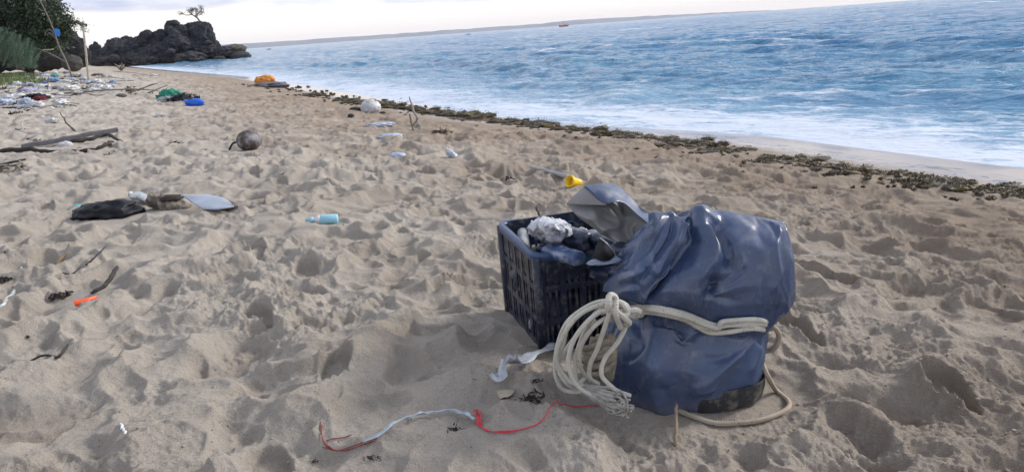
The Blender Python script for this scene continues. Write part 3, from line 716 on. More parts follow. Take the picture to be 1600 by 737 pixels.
sh.name = 'rubber_scrap'; tag(sh, 'curved piece of black rubber with a pale edge at the right of the crate', 'scrap')
mb = MB(); lump(mb, (0, 0, 0), (.055, .02, .008), 3, .3, 2, 8); tag(mb.build('plastic_scrap', simple('grey_blue_lid', (.22, .27, .36), .4, .3), loc=cY(944, 408, HH - .005), rot=(R(10), R(-6), R(-10))), 'flat grey-blue plastic piece lying over the front rim of the crate', 'scrap')
mb = MB()
for i in range(44):
    a, b = random.uniform(.2, .8), random.uniform(.16, .86); lump(mb, cpt(a, b, random.uniform(.04, .23)), (.085, .07, .06), 2, .4, 2, i, True)
o = mb.build('packed_plastic', simple('packed_dark_plastic', (.035, .045, .075), .4, .5, 12, .004, 40, dirt=(.3, .3, .32), dirtamt=.4), loc=cw); tag(o, 'dark tangle of packed plastic waste filling the inside of the crate', 'plastic waste', kind='stuff')

# ================================================================== TARPAULIN BAG
def tarp(name, c1, c2, ro=.27):
    M = MT(name); uvn = M.noise(5, 5, .6); c = M.ramp(uvn, [(.35, c1), (.65, c2)])
    sc_ = M.ramp(M.noise(11, 8, .8, stretch=(5, 5, 1), dist=1.5), [(.56, 0), (.66, .16)]); c = M.mix(sc_, c, (.34, .36, .42)); dust = M.ramp(M.noise(28, 7, .75), [(.54, 0), (.72, .3)]); c = M.mix(dust, c, (.30, .28, .26))
    spots = M.ramp(M.noise(60, 4, .8), [(.69, 0), (.74, .6)]); c = M.mix(spots, c, (.30, .27, .22))
    sp = M.node('ShaderNodeSeparateXYZ'); M.l.new(M.coord(), sp.inputs[0])
    low_ = M.node('ShaderNodeMapRange'); M.l.new(M.math('ADD', sp.outputs[2], M.math('MULTIPLY', M.noise(20, 5, .7), .06)), low_.inputs[0]); low_.inputs[1].default_value = .045; low_.inputs[2].default_value = .005; low_.inputs[3].default_value = 0; low_.inputs[4].default_value = .22
    c = M.mix(low_.outputs[0], c, (.25, .22, .19))
    rr_ = M.ramp(M.noise(9, 5, .6), [(.3, ro - .06), (.7, ro + .14)])
    b = M.bump(M.noise(2.2, 3, .5, stretch=(3, 3, 90)), .0012, .35); b = M.bump(M.noise(22, 3, .5), .0016, .4, b)
    M.b.inputs['Specular IOR Level'].default_value = .7
    return M.out(Base_Color=c, Roughness=rr_, Normal=b)
TB = tarp('blue_tarpaulin', (.028, .048, .108), (.045, .077, .162))
TG = tarp('grey_tarpaulin_inside', (.19, .19, .19), (.26, .255, .25), .6)
YC = 2.08
RG = [  # left px, right px, front depth, back depth, squareness
    ((972, 632), (1164, 632), .15, .13), ((950, 600), (1180, 600), .168, .16), ((938, 560), (1188, 566), .178, .17), ((944, 530), (1194, 536), .175, .17), ((962, 502), (1198, 512), .155, .155),
    ((976, 484), (1198, 496), .135, .14), ((968, 468), (1214, 480), .15, .155), ((962, 446), (1228, 462), .165, .165), ((968, 425), (1233, 440), .175, .175), ((984, 400), (1231, 405), .165, .165), ((1000, 372), (1228, 372), .13, .13), ((1012, 350), (1227, 353), .085, .08), ((1020, 338), (1226, 347), .045, .04), ((1026, 334), (1223, 344), .0008, .0008)]
def topfold(u):   # bump of the top edge (metres), u 0..1 left to right
    return np.interp(u, [0, .12, .2, .28, .345, .40, .44, .50, .75, 1], [-.012, .012, -.012, .018, .036, .034, .020, .022, .010, -.004])
NT = 220; NR = 150
ctrl = []
for (l, r_, bf, bb) in RG: ctrl.append((atY(l[0], l[1], YC), atY(r_[0], r_[1], YC), bf, bb))
def ringval(t):
    k = t * (len(ctrl) - 1); i = min(int(k), len(ctrl) - 2); f_ = k - i
    def g(j, c_): j = max(0, min(len(ctrl) - 1, j)); v = ctrl[j][c_]; return np.array(v) if c_ < 2 else v
    out = []
    for c_ in range(4):
        a, b, c, d_ = g(i - 1, c_), g(i, c_), g(i + 1, c_), g(i + 2, c_)
        out.append(.5 * ((2 * b) + (c - a) * f_ + (2 * a - 5 * b + 4 * c - d_) * f_ ** 2 + (3 * b - a - 3 * c + d_) * f_ ** 3))
    return out
# folds: (pixel polyline, width px left side, width px right side, amplitude m)
FOLDS = [
    ([(1088, 285), (1100, 350), (1103, 395), (1092, 430), (1082, 478)], 26, 6, .052),
    ([(1083, 330), (1078, 368), (1060, 402), (1030, 436), (1005, 462)], 9, 9, -.022),
    ([(1040, 336), (1030, 360), (1008, 385), (992, 415), (985, 440)], 10, 9, .030),
    ([(1052, 335), (1050, 360), (1040, 385), (1022, 410), (1000, 440)], 6, 7, -.028),
    ([(1066, 338), (1056, 372), (1038, 400), (1026, 432)], 8, 8, .022),
    ([(1017, 388), (1021, 410), (1027, 430)], 4, 6, .012),
    ([(1112, 335), (1118, 370), (1130, 400), (1150, 430), (1160, 455)], 18, 9, -.034),
    ([(1136, 380), (1150, 410), (1157, 440), (1150, 462)], 16, 5, .022),
    ([(1094, 428), (1112, 448), (1145, 462)], 8, 9, -.034),
    ([(1100, 425), (1125, 452), (1138, 480)], 5, 10, .016),
    ([(1085, 478), (1098, 430), (1103, 400)], 4, 12, -.012),
    ([(1218, 350), (1222, 400), (1226, 440), (1210, 478)], 5, 5, .008),
    ([(1180, 480), (1150, 465), (1120, 478)], 8, 8, -.010),
    ([(1052, 540), (1075, 522), (1110, 517), (1160, 519), (1196, 508)], 6, 9, .016),
    ([(1048, 515), (1056, 526), (1058, 538)], 4, 6, -.014),
    ([(1044, 500), (1050, 520), (1056, 536)], 6, 3, .012),
    ([(1068, 604), (1110, 590), (1150, 563), (1185, 530)], 9, 18, .022),
    ([(1072, 612), (1105, 606), (1120, 612)], 5, 8, .010),
    ([(994, 490), (996, 530), (986, 556), (965, 560)], 5, 12, -.012),
    ([(1190, 520), (1165, 545), (1130, 560), (1095, 556)], 14, 14, -.012),
    ([(1010, 500), (1008, 560), (1025, 610)], 30, 30, .010),
    ([(965, 440), (985, 430), (1010, 420)], 5, 8, .020),
    ([(950, 468), (975, 455), (1000, 452)], 5, 5, .012)]
FA = []
for pl, wl, wr, am in FOLDS:
    pp = catmull([Vector((a, b, 0)) for a, b in pl], 5); FA.append((np.array([(p.x, p.y) for p in pp]), wl, wr, am))
def fold_disp(X, Y_):
    D = np.zeros(X.shape)
    for pp, wl, wr, am in FA:
        best = np.full(X.shape, 1e9); sg = np.zeros(X.shape); tt = np.zeros(X.shape); n = len(pp) - 1
        for i in range(n):
            ax, ay = pp[i]; bx, by = pp[i + 1]; dx, dy = bx - ax, by - ay; l2 = dx * dx + dy * dy + 1e-9
            t = np.clip(((X - ax) * dx + (Y_ - ay) * dy) / l2, 0, 1); ex = X - ax - t * dx; ey = Y_ - ay - t * dy; d2 = ex * ex + ey * ey
            m_ = d2 < best; best = np.where(m_, d2, best); sg = np.where(m_, dx * ey - dy * ex, sg); tt = np.where(m_, (i + t) / n, tt)
        d_ = np.sqrt(best); wd = np.where(sg > 0, wl, wr)       # sg>0 : left of a downward line on the picture
        q_ = d_ / wd; prof_ = np.exp(-q_ ** 1.1) 
        D += 1.35 * am * prof_ * np.clip(np.sin(np.pi * np.clip(tt, 0, 1)), 0, 1) ** .45
    return D
bag = empty('tarpaulin_bag', (BAGC.x, YC, 0)); tag(bag, 'blue tarpaulin sack tied round the middle with white rope, half sunk in the sand', 'bag'); bo = np.array(bag.location)
P = np.zeros((NR, NT, 3)); ang = np.linspace(0, 2 * np.pi, NT, endpoint=False)
for j in range(NR):
    t = j / (NR - 1); l, r_, bf, bb = ringval(t); c = (l + r_) / 2; h = (r_ - l) / 2; ex = .78 - .20 * float(sst(.35, .6, np.float64(t)))
    ca = np.cos(ang); sa = np.sin(ang); ca2 = np.sign(ca) * np.abs(ca) ** ex; sa2 = np.sign(sa) * np.abs(sa) ** ex
    dep = np.where(sa < 0, bf, bb)
    P[j] = c + ca2[:, None] * h + np.stack([0 * sa, sa2 * dep, 0 * sa], -1)
    P[j][:, 2] += (1 - sst(.0, .14, np.float64(t))) * .055 * sst(.15, .5, ca) * sst(.2, -.3, sa)
    k = sst(.80, 1.0, np.float64(t)); P[j][:, 2] += k * topfold((ca2 + 1) / 2)
# normals for displacement
def gridnorm(P):
    du = np.roll(P, -1, 1) - np.roll(P, 1, 1); dv = np.gradient(P, axis=0); n = np.cross(du, dv); return n / (np.linalg.norm(n, axis=-1, keepdims=True) + 1e-9)
nrm = gridnorm(P); cen = P.mean(1, keepdims=True)
if ((P - cen) * nrm).sum() < 0: nrm = -nrm
crv, cuv, cfv, cov = (np.array(v) for v in (cr, cu, cf, CO))
def projn(P):
    v = P - cov; k = v @ cfv; return 800 + F * (v @ crv) / k, 368.5 - F * (v @ cuv) / k
X, Y_ = projn(P); front = sst(.25, -.25, nrm[..., 1])
D = fold_disp(X, Y_) * front
# generic draped folds elsewhere (sides and back) and fine creases everywhere
A_ = np.broadcast_to(ang, (NR, NT)); Tt = np.broadcast_to(np.linspace(0, 1, NR)[:, None], (NR, NT))
cyc = lambda fr, fz, sd_: fbm(np.cos(A_) * fr + 5, np.sin(A_) * fr + Tt * fz, 3, sd_)
D = D + (1 - front) * .02 * (1 - np.abs(cyc(3.5, 3, 201)) * 2.5) + .003 * cyc(2.2, 3, 210)
ua = A_ * .21 + .03 * fbm(A_ * 2, Tt * 4, 2, 231); va = Tt * .62 + .03 * fbm(A_ * 2 + 9, Tt * 4, 2, 232)
# taut panels between creases: the sheet is stiff, so it lies in flat triangles
C2 = .9 * (craters(ua + .5 * va, va, .20, 240, .030, .18, .10) + .5 * craters(ua - .4 * va + 3, va + 5, .11, 250, .010, .10, .045)) + .006 * cyc(2.5, 4, 261)
P0 = P + nrm * (C2 * (1 - sst(.9, .99, Tt)) * (1 - .5 * sst(.1, 0, Tt)))[..., None]
CW, CHh = 25, 15; rj = np.random.RandomState(5); cu_ = (np.arange(CW)[None, :] + rj.uniform(-.36, .36, (CHh, CW))) / CW * NT
cv_ = (np.arange(CHh)[:, None] + rj.uniform(-.34, .34, (CHh, CW))) / (CHh - 1) * (NR - 1); cv_[0] = 0; cv_[-1] = NR - 1; cv_ = np.clip(cv_, 0, NR - 1)
i0 = np.floor(cv_).astype(int); i1 = np.minimum(i0 + 1, NR - 1); j0 = np.floor(cu_).astype(int); fu = (cu_ - j0)[..., None]; fv = (cv_ - i0)[..., None]; j1 = (j0 + 1) % NT; j0 = j0 % NT
Q = (P0[i0, j0] * (1 - fu) + P0[i0, j1] * fu) * (1 - fv) + (P0[i1, j0] * (1 - fu) + P0[i1, j1] * fu) * fv
uu = np.arange(NT) / NT * CW; vv = np.arange(NR) / (NR - 1) * (CHh - 1); a0 = np.floor(uu).astype(int); au = uu - a0; b0_ = np.minimum(np.floor(vv).astype(int), CHh - 2); bv = vv - b0_
AU, BV2 = np.meshgrid(au, bv); A0g, B0g = np.meshgrid(a0, b0_); A1g = (A0g + 1) % CW; q00 = Q[B0g, A0g]; q10 = Q[B0g, A1g]; q01 = Q[B0g + 1, A0g]; q11 = Q[B0g + 1, A1g]
par = ((A0g * 7 + B0g * 13) % 3 > 0)[..., None]; U_ = AU[..., None]; W_ = BV2[..., None]
t1 = np.where(U_ + W_ < 1, q00 + U_ * (q10 - q00) + W_ * (q01 - q00), q11 + (1 - U_) * (q01 - q11) + (1 - W_) * (q10 - q11))
t2 = np.where(U_ > W_, q00 + U_ * (q10 - q00) + W_ * (q11 - q10), q00 + W_ * (q01 - q00) + U_ * (q11 - q01))
PF = np.where(par, t1, t2)
for _ in range(2):
    PF = (PF * 2 + np.roll(PF, 1, 1) + np.roll(PF, -1, 1)) / 4; PF[1:-1] = (PF[1:-1] * 2 + PF[:-2] + PF[2:]) / 4
kf = (.85 * (1 - sst(.93, 1, Tt)))[..., None]; P = P0 * (1 - kf) + PF * kf
D = D * (1 - sst(.93, .998, Tt)) * (front + (1 - front) * (1 - sst(.62, .84, Tt)))
P = P + nrm * D[..., None]
# pinch under the rope
V = (P - bo).reshape(-1, 3); idx = np.arange(NR * NT).reshape(NR, NT)
a_ = idx[:-1]; b_ = np.roll(idx, -1, 1)[:-1]; c_ = np.roll(idx, -1, 1)[1:]; d_ = idx[1:]
Fq = np.stack([a_, b_, c_, d_], -1).reshape(-1, 4)
sack = mesh_np('sack', V, Fq, TB); sack.parent = bag
me = sack.data
mb = MB(); tube(mb, [Vector(P[6, k % NT] - bo) + Vector((0, -.002, 0)) for k in range(NT + 1)], .0016, 6); mb.build('hem', simple('dusty_hem', (.30, .30, .31), .8, .3, 30), bag)
sackBV = BVHTree.FromPolygons([Vector(v) + bag.location for v in V], [tuple(int(i) for i in f_) for f_ in Fq])
# dark inner sack showing under the hem
mb = MB(); V2 = []
for j, (t_, k_) in enumerate(((0, .90), (.5, .93), (1, .93))):
    for a in np.linspace(0, 2 * np.pi, 40, endpoint=False):
        V2.append((BAGC.x + .0 + .235 * k_ * math.copysign(abs(math.cos(a)) ** .8, math.cos(a)), YC - .005 + .15 * k_ * math.copysign(abs(math.sin(a)) ** .8, math.sin(a)) - (.018 if math.sin(a) < 0 and math.cos(a) > -.1 else 0), -.05 + .065 * t_))
mb.add([Vector(v) - bag.location for v in V2], [(j * 40 + k, j * 40 + (k + 1) % 40, (j + 1) * 40 + (k + 1) % 40, (j + 1) * 40 + k) for j in range(2) for k in range(40)])
mb.build('inner_sack', simple('dark_sackcloth', (.025, .027, .033), .7, .4, 20, .004, 60, dirt=(.2, .17, .14), dirtamt=.4), bag)
# flap: folded over the crate
def Y3(px, py, Y): return atY(px, py, Y) - bag.location
fl = [[Y3(885, 318, 2.31), Y3(912, 312, 2.33), Y3(940, 306, 2.36), Y3(975, 308, 2.38), Y3(1012, 330, 2.31), Y3(1040, 345, 2.16)],
      [Y3(902, 337, 2.30), Y3(924, 344, 2.25), Y3(948, 352, 2.29), Y3(978, 350, 2.33), Y3(1008, 362, 2.25), Y3(1034, 372, 2.10)],
      [Y3(922, 352, 2.32), Y3(938, 360, 2.27), Y3(958, 368, 2.28), Y3(985, 378, 2.29), Y3(1004, 390, 2.20), Y3(1022, 400, 2.05)],
      [Y3(940, 366, 2.34), Y3(952, 372, 2.30), Y3(966, 380, 2.28), Y3(984, 398, 2.26), Y3(998, 412, 2.14), Y3(1012, 425, 2.00)]]
V, Fs = patch(fl, 12, 14)
blo = bag.location
def wrink(V, am, sc=14, seed=0):
    return [v + Vector((0, -1, .2)) * (am * (.5 - abs(mn.noise(v * sc + Vector((seed, 0, 0)))) * 2)) for v in V]
solid(add('flap', wrink(V, .022, 17, 3), Fs, TG, bag), .002)
fb = [[Y3(913, 291, 2.33), Y3(940, 287, 2.36), Y3(962, 289, 2.38), Y3(982, 304, 2.37), Y3(1004, 328, 2.33), Y3(1025, 340, 2.24)],
      [Y3(926, 302, 2.29), Y3(944, 300, 2.30), Y3(962, 301, 2.33), Y3(978, 312, 2.33), Y3(998, 331, 2.29), Y3(1018, 345, 2.2)],
      [Y3(940, 316, 2.27), Y3(950, 318, 2.26), Y3(962, 315, 2.27), Y3(976, 318, 2.29), Y3(994, 334, 2.26), Y3(1014, 350, 2.17)]]
V, Fs = patch(fb, 10, 8); solid(add('folded_edge', wrink(V, .006, 10, 9), Fs, TB, bag), .002)
fg = [[Y3(885, 318, 2.30), Y3(899, 304, 2.31), Y3(913, 292, 2.33)], [Y3(915, 320, 2.28), Y3(920, 309, 2.285), Y3(927, 302, 2.292)], [Y3(948, 320, 2.262), Y3(946, 318, 2.265), Y3(941, 315, 2.272)]]
V, Fs = patch(fg, 8, 8); solid(add('flap_corner', wrink(V, .004, 10, 5), Fs, TG, bag), .002)
# cloth of the sack mouth draped from the left shoulder down over the crate end
dp = [[Y3(1014, 333, 2.20), Y3(1025, 330, 2.14), Y3(1050, 336, 2.05), Y3(1075, 350, 1.98)],
      [Y3(1010, 365, 2.14), Y3(1018, 368, 2.06), Y3(1038, 372, 1.985), Y3(1062, 385, 1.94)],
      [Y3(988, 402, 2.10), Y3(1000, 402, 2.02), Y3(1022, 410, 1.945), Y3(1045, 425, 1.915)],
      [Y3(948, 440, 2.08), Y3(968, 430, 2.00), Y3(995, 432, 1.935), Y3(1020, 450, 1.91)],
      [Y3(942, 455, 2.09), Y3(960, 460, 2.00), Y3(985, 468, 1.94), Y3(1005, 476, 1.93)]]
V, Fs = patch(dp, 14, 14)
V = np.array([tuple(v) for v in V]); Xd, Yd_ = projn(V + np.array(blo)); dd_ = fold_disp(Xd, Yd_); V = V + np.stack([0 * dd_, -dd_, .3 * dd_], -1) * .9
V = [Vector(v) for v in V]
solid(add('draped_mouth', wrink(V, .007, 11, 21), Fs, TB, bag), .002)

# ================================================================== ROPE
def rope_mat(name, c1, c2, dirtamt):
    M = MT(name); uv = M.coord('UV'); mp_ = M.node('ShaderNodeMapping'); M.l.new(uv, mp_.inputs[0]); mp_.inputs['Scale'].default_value = (3, 70, 1)
    sp = M.node('ShaderNodeSeparateXYZ'); M.l.new(mp_.outputs[0], sp.inputs[0])
    a = M.math('SINE', M.math('MULTIPLY', M.math('ADD', sp.outputs[0], sp.outputs[1]), 6.283)); b = M.math('SINE', M.math('MULTIPLY', M.math('SUBTRACT', sp.outputs[0], sp.outputs[1]), 6.283))
    h = M.math('MULTIPLY', a, b)
    c = M.ramp(M.noise(12, 5, .6), [(.3, c1), (.7, c2)]); c = M.mix(M.ramp(h, [(0, .25), (.5, 0)]), c, tuple(v * .6 for v in c1))
    d1 = M.ramp(M.noise(55, 4, .8), [(.60, 0), (.68, .85)]); c = M.mix(d1, c, (.13, .09, .055))
    d2 = M.ramp(M.noise(9, 5, .7), [(.62 - dirtamt * .3, 0), (.8 - dirtamt * .3, dirtamt)]); c = M.mix(d2, c, (.26, .20, .14))
    return M.out(Base_Color=c, Roughness=.8, Normal=M.bump(h, .001, .5))
RP = rope_mat('white_braided_rope', (.46, .44, .38), (.66, .64, .57), .25)
RS = rope_mat('sandy_rope', (.34, .29, .225), (.46, .40, .32), .6)
rope = empty('rope', BAGC); ro_ = rope.location.copy(); tag(rope, 'white braided rope wound round the blue bag, its coil hanging on the left', 'rope')
RR = .0079
def hit(px, py, lift):
    d_ = ray(px, py).normalized(); h_ = sackBV.ray_cast(CO, d_)
    if h_[0] is None: return None
    return h_[0] - d_ * (lift)
def ropeseg(name, pts, mat=RP, rad=RR, n=8, wob=.05):
    """pts: (px, py, lift) on the sack or (px, py, None, Y)"""
    out = []
    for q_ in pts:
        if len(q_) == 4: out.append(atY(q_[0], q_[1], q_[3]))
        else:
            h_ = hit(*q_)
            if h_ is None: h_ = atY(q_[0], q_[1], YC - .02)
            out.append(h_)
    mb = MB(); tube(mb, catmull([p - ro_ for p in out], n), rad, 12, wob); return mb.build(name, mat, rope)
# belt strands
ropeseg('belt_strand', [(972, 488, .012), (990, 480, .012), (1010, 479, .012), (1040, 483, .012), (1070, 490, .012), (1095, 500, .012), (1118, 508, .012), (1150, 506, .012), (1180, 505, .012), (1193, 506, .010), (1200, 512, None, 2.05)])
ropeseg('belt_strand', [(975, 495, .010), (992, 488, .010), (1012, 487, .012), (1040, 491, .012), (1070, 499, .012), (1092, 511, .012), (1110, 519, .012), (1140, 518, .012), (1170, 513, .012), (1190, 514, .010), (1200, 519, None, 2.06)])
ropeseg('belt_strand', [(994, 484, .020), (1015, 483, .018), (1045, 488, .022), (1075, 496, .022), (1098, 506, .022), (1122, 512, .024), (1128, 503, .02), (1155, 500, .016), (1180, 499, .014), (1194, 502, .012), (1202, 506, None, 2.06)], n=8)
ropeseg('belt_strand', [(993, 493, .018), (1003, 491, .02), (1000, 480, .022), (988, 483, .02), (985, 492, .018), (995, 495, .022)], n=6)
ropeseg('belt_strand', [(1060, 492, .014), (1085, 505, .014), (1112, 513, .016), (1135, 508, .016), (1165, 507, .014), (1192, 509, .012)], n=6)
# loop at the right side
ropeseg('side_loop', [(1186, 510, .01), (1198, 514, None, 2.02), (1210, 512, None, 2.02), (1217, 524, None, 2.03), (1213, 540, None, 2.04), (1202, 547, None, 2.06), (1190, 549, None, 2.07)], RS)
# coil loops hanging from the knot
K = 1.90
def coil(pts, m=RP): return ropeseg('coil_loop', [(a, b, None, Y) for a, b, Y in pts], m, .0064)
coil([(962, 482, 1.90), (945, 470, 1.89), (915, 480, 1.90), (885, 505, 1.92), (870, 545, 1.94), (868, 585, 1.94), (880, 608, 1.93), (905, 612, 1.91), (925, 604, 1.90)])
coil([(968, 478, 1.88), (940, 476, 1.86), (905, 492, 1.87), (880, 525, 1.88), (870, 560, 1.90), (885, 590, 1.90), (900, 600, 1.9), (915, 590, 1.92)])
coil([(966, 486, 1.87), (945, 484, 1.85), (920, 500, 1.84), (897, 530, 1.84), (888, 565, 1.85), (897, 595, 1.85), (915, 612, 1.84), (940, 622, 1.83), (960, 630, 1.82)])
coil([(972, 486, 1.87), (955, 492, 1.85), (928, 510, 1.84), (908, 540, 1.86), (906, 570, 1.89), (918, 590, 1.93), (935, 598, 1.95)])
coil([(953, 462, 1.83), (955, 480, 1.82), (945, 510, 1.83), (933, 545, 1.85), (922, 570, 1.87), (922, 590, 1.88), (935, 600, 1.90)])
coil([(975, 492, 1.87), (978, 508, 1.86), (965, 535, 1.85), (945, 560, 1.85), (940, 585, 1.84), (955, 603, 1.83), (968, 612, 1.83), (985, 618, 1.83)])
rc_ = random.Random(5)
for bs in ([(966, 480, 1.89), (935, 474, 1.88), (900, 495, 1.90), (878, 535, 1.92), (872, 575, 1.93), (885, 603, 1.92), (910, 608, 1.91)], [(968, 484, 1.88), (948, 480, 1.87), (922, 498, 1.87), (902, 530, 1.88), (895, 565, 1.89), (905, 592, 1.90), (925, 603, 1.9)]):
    coil([(a + rc_.uniform(-5, 5), b + rc_.uniform(-5, 5), Y + rc_.uniform(-.012, .012)) for a, b, Y in bs])
coil([(925, 603, 1.90), (940, 606, 1.88), (958, 607, 1.86), (978, 618, 1.83)])
coil([(930, 500, 1.93), (905, 520, 1.95), (885, 545, 1.95), (878, 560, 1.95)])
# knot bundle
for pts in ([(953, 500, 1.85), (950, 475, 1.81), (953, 461, 1.82), (962, 466, 1.83), (962, 490, 1.81), (970, 512, 1.85)],
            [(938, 480, 1.87), (948, 471, 1.84), (968, 472, 1.83), (980, 480, 1.84), (978, 492, 1.83), (962, 488, 1.82), (945, 478, 1.83)],
            [(940, 488, 1.86), (955, 482, 1.82), (970, 492, 1.82), (983, 503, 1.84), (978, 508, 1.86)],
            [(960, 470, 1.85), (974, 476, 1.83), (980, 490, 1.84), (975, 500, 1.85)],
            [(980, 487, 1.845), (992, 484, 1.84), (1000, 487, 1.85)]):
    ropeseg('knot_strand', [(a, b, None, Y) for a, b, Y in pts])
# bundle of old sandy rope inside the coil
M_ = simple('sandy_rope_bundle', (.30, .26, .20), .95, .4, 40, .008, 60)
mb = MB(); 
for i in range(9):
    P0 = [atY(925 + i * 4 + random.uniform(-3, 3), 530 + random.uniform(-8, 8), 1.97 - i * .004) - ro_, atY(918 + i * 5, 560, 1.95) - ro_, atY(922 + i * 4 + random.uniform(-4, 4), 592, 1.96) - ro_]
    tube(mb, catmull(P0, 6), .011, 8, .4)
for i in range(5):
    P0 = [atY(912 + random.uniform(-3, 3), 545 + i * 9, 1.96) - ro_, atY(935, 540 + i * 10 + random.uniform(-4, 4), 1.93) - ro_, atY(960, 528 + i * 9, 1.95) - ro_]
    tube(mb, catmull(P0, 6), .010, 8, .4)
mb.build('inner_bundle', M_, rope)
# frayed end
mb = MB(); A0 = atY(955, 627, 1.82); A1 = atY(977, 637, 1.80)
for i in range(190):
    o1 = Vector((random.gauss(0, .0085), random.gauss(0, .007), random.gauss(0, .0085))); o2 = Vector((random.gauss(0, .009), random.gauss(0, .009), random.gauss(0, .010)))
    tube(mb, catmull([A0 - (A1 - A0) * 1.9 + o1 * .45 - ro_, A0 + o1 - ro_, (A0 + A1) / 2 + o1 * 1.4 + o2 * .5 - ro_, A0 + (A1 - A0) * random.uniform(.7, 1.1) + o2 - ro_], 4), .0034, 5, .5)
mb.build('frayed_end', simple('frayed_rope', (.36, .34, .31), .95, .35, 60, .001), rope)
# tail on the ground round the right of the bag
def gpt(px, py, lift=.006):
    p = onsand(px, py); p.z = gz(p.x, p.y) + lift; return p
tail = [atY(1190, 565, 2.02), atY(1200, 588, 1.99)] + [gpt(a, b, .008) for a, b in ((1213, 612), (1232, 630), (1228, 645), (1195, 658), (1160, 664), (1120, 665), (1085, 655), (1060, 645))]
mb = MB(); tube(mb, catmull([p - ro_ for p in tail], 10), RR * .98, 12, .08); mb.build('ground_tail', RS, rope)

# ================================================================== OBJECTS ON THE SAND
def psize(p): return (Vector(p) - CO).dot(cf) / F       # metres per pixel at p
wood = simple('weathered_driftwood', (.20, .175, .145), .85, .4, 9, .004, 50)
darkwood = simple('dark_wet_wood', (.035, .03, .028), .8, .5, 14, .003, 60)
palewood = simple('bleached_wood', (.42, .38, .32), .85, .3, 8, .004, 50)
greywood = simple('grey_plank_wood', (.075, .075, .085), .8, .4, 12, .004, 60)
leafd = simple('dead_leaf', (.035, .025, .02), .8, .5, 20, .002)
weedm = simple('brown_seaweed', (.055, .045, .022), .65, .6, 18, .003, 90)
def stick(name, pts, r_, mat, label, cat='driftwood', group=None, twigs=(), rad2=None, straight=False):
    """pts: (px, py) on sand or (px, py, dz) or (px,py,'Y',Y)"""
    out = []
    for q_ in pts:
        if len(q_) == 4: out.append(atY(q_[0], q_[1], q_[3]))
        else:
            p = onsand(q_[0], q_[1], q_[1] > 250); p.z = gz(p.x, p.y) + (q_[2] if len(q_) > 2 else r_ * .6); out.append(p)
    if straight: out = [out[0].lerp(out[-1], i / 3) for i in range(4)]
    o_ = out[0].copy(); mb = MB(); sd_ = px0 = out[0].x * 31 + out[0].y * 17; cc_ = catmull([p - o_ for p in out], 6)
    if not straight: cc_ = [p + Vector((mn.noise(Vector((i * .55, sd_, 0))), mn.noise(Vector((i * .55, sd_, 5))), mn.noise(Vector((i * .55, sd_, 9))) * .6)) * r_ * 1.3 for i, p in enumerate(cc_)]
    tube(mb, cc_, lambda t: (r_ + ((rad2 if rad2 is not None else r_ * .5) - r_) * t) * (.5 + .5 * min(1, t * 9, (1 - t) * 9 + .1)) * (1 + .25 * mn.noise(Vector((t * 9, sd_, 2)))), 8, .3)
    for tw in twigs:
        tpts = [atY(a, b, Yv) - o_ for a, b, Yv in tw]; tube(mb, catmull(tpts, 5), lambda t: r_ * .45 * (1 - .6 * t), 6, .2)
    o = mb.build(name, mat, loc=o_); return tag(o, label, cat, group)
def rag(name, px, py, sx, sy, mat, label, cat='plastic bag', group=None, seed=0, amp=.55, sub=4, lift=.35, rz=None, sz=None):
    """crumpled lump of sheet: sx, sy half size in pixels"""
    p = onsand(px, py, False); k = psize(p); p.z = gz(p.x, p.y); mb = MB()
    lump(mb, (0, 0, 0), (sx * k, sx * k * .7, (sz or sy) * k), sub, amp, 2.3 if amp > .4 else 1.7, seed, True)
    if isinstance(lift, (int, float)): p.z += sy * k * lift
    o = mb.build(name, mat, loc=p, rot=(0, 0, rz if rz is not None else 0)); return tag(o, label, cat, group)
def leafclump(name, px, py, sx, n, mat, label, cat='seaweed', group=None, seed=0, h=.5, ls=.35):
    p = onsand(px, py, False); k = psize(p); p.z = gz(p.x, p.y); rnd = random.Random(seed); V = []; Fs = []
    for _ in range(n):
        c = Vector((rnd.gauss(0, .45) * sx * k, rnd.gauss(0, .45) * sx * k * .8, abs(rnd.gauss(0, .4)) * sx * k * h)); a = Vector((rnd.gauss(0, 1), rnd.gauss(0, 1), rnd.gauss(0, .5))).normalized() * sx * k * ls * rnd.uniform(.5, 1.2)
        b = a.cross(Vector((rnd.gauss(0, 1), rnd.gauss(0, 1), rnd.gauss(0, 1)))).normalized() * a.length * rnd.uniform(.2, .5); i = len(V)
        V += [c - a, c + b * .8, c + a + Vector((0, 0, a.length * .2)), c - b * .8]; Fs += [(i, i + 1, i + 2), (i, i + 2, i + 3)]
    o = add(name, V, Fs, mat, loc=p, smooth=False); return tag(o, label, cat, group)

# coconut
p = onsand(392, 236, False); k = psize(p); p.z = gz(p.x, p.y) + 14 * k; M = MT('coconut_husk')
co = M.noise(8, 6, .65, stretch=(1, 1, 1)); c = M.ramp(co, [(.40, (.05, .032, .025)), (.50, (.12, .10, .095)), (.62, (.30, .30, .32))]); hus = M.out(Base_Color=c, Roughness=.65, Normal=M.bump(M.noise(9, 6, .7), .02))
cn = empty('coconut', p); mb = MB(); lump(mb, (0, 0, 0), (19 * k, 18 * k, 17 * k), 4, .07, 1.3, 5); mb.build('husk', hus, cn)
mb = MB(); tube(mb, catmull([atY(a, b, p.y - .02) - p for a, b in ((374, 222), (364, 224), (358, 234))], 5), .012, 7, .3); mb.build('stalk', leafd, cn)
tag(cn, 'round brown and grey coconut husk with a short stalk lying alone on the sand', 'coconut')
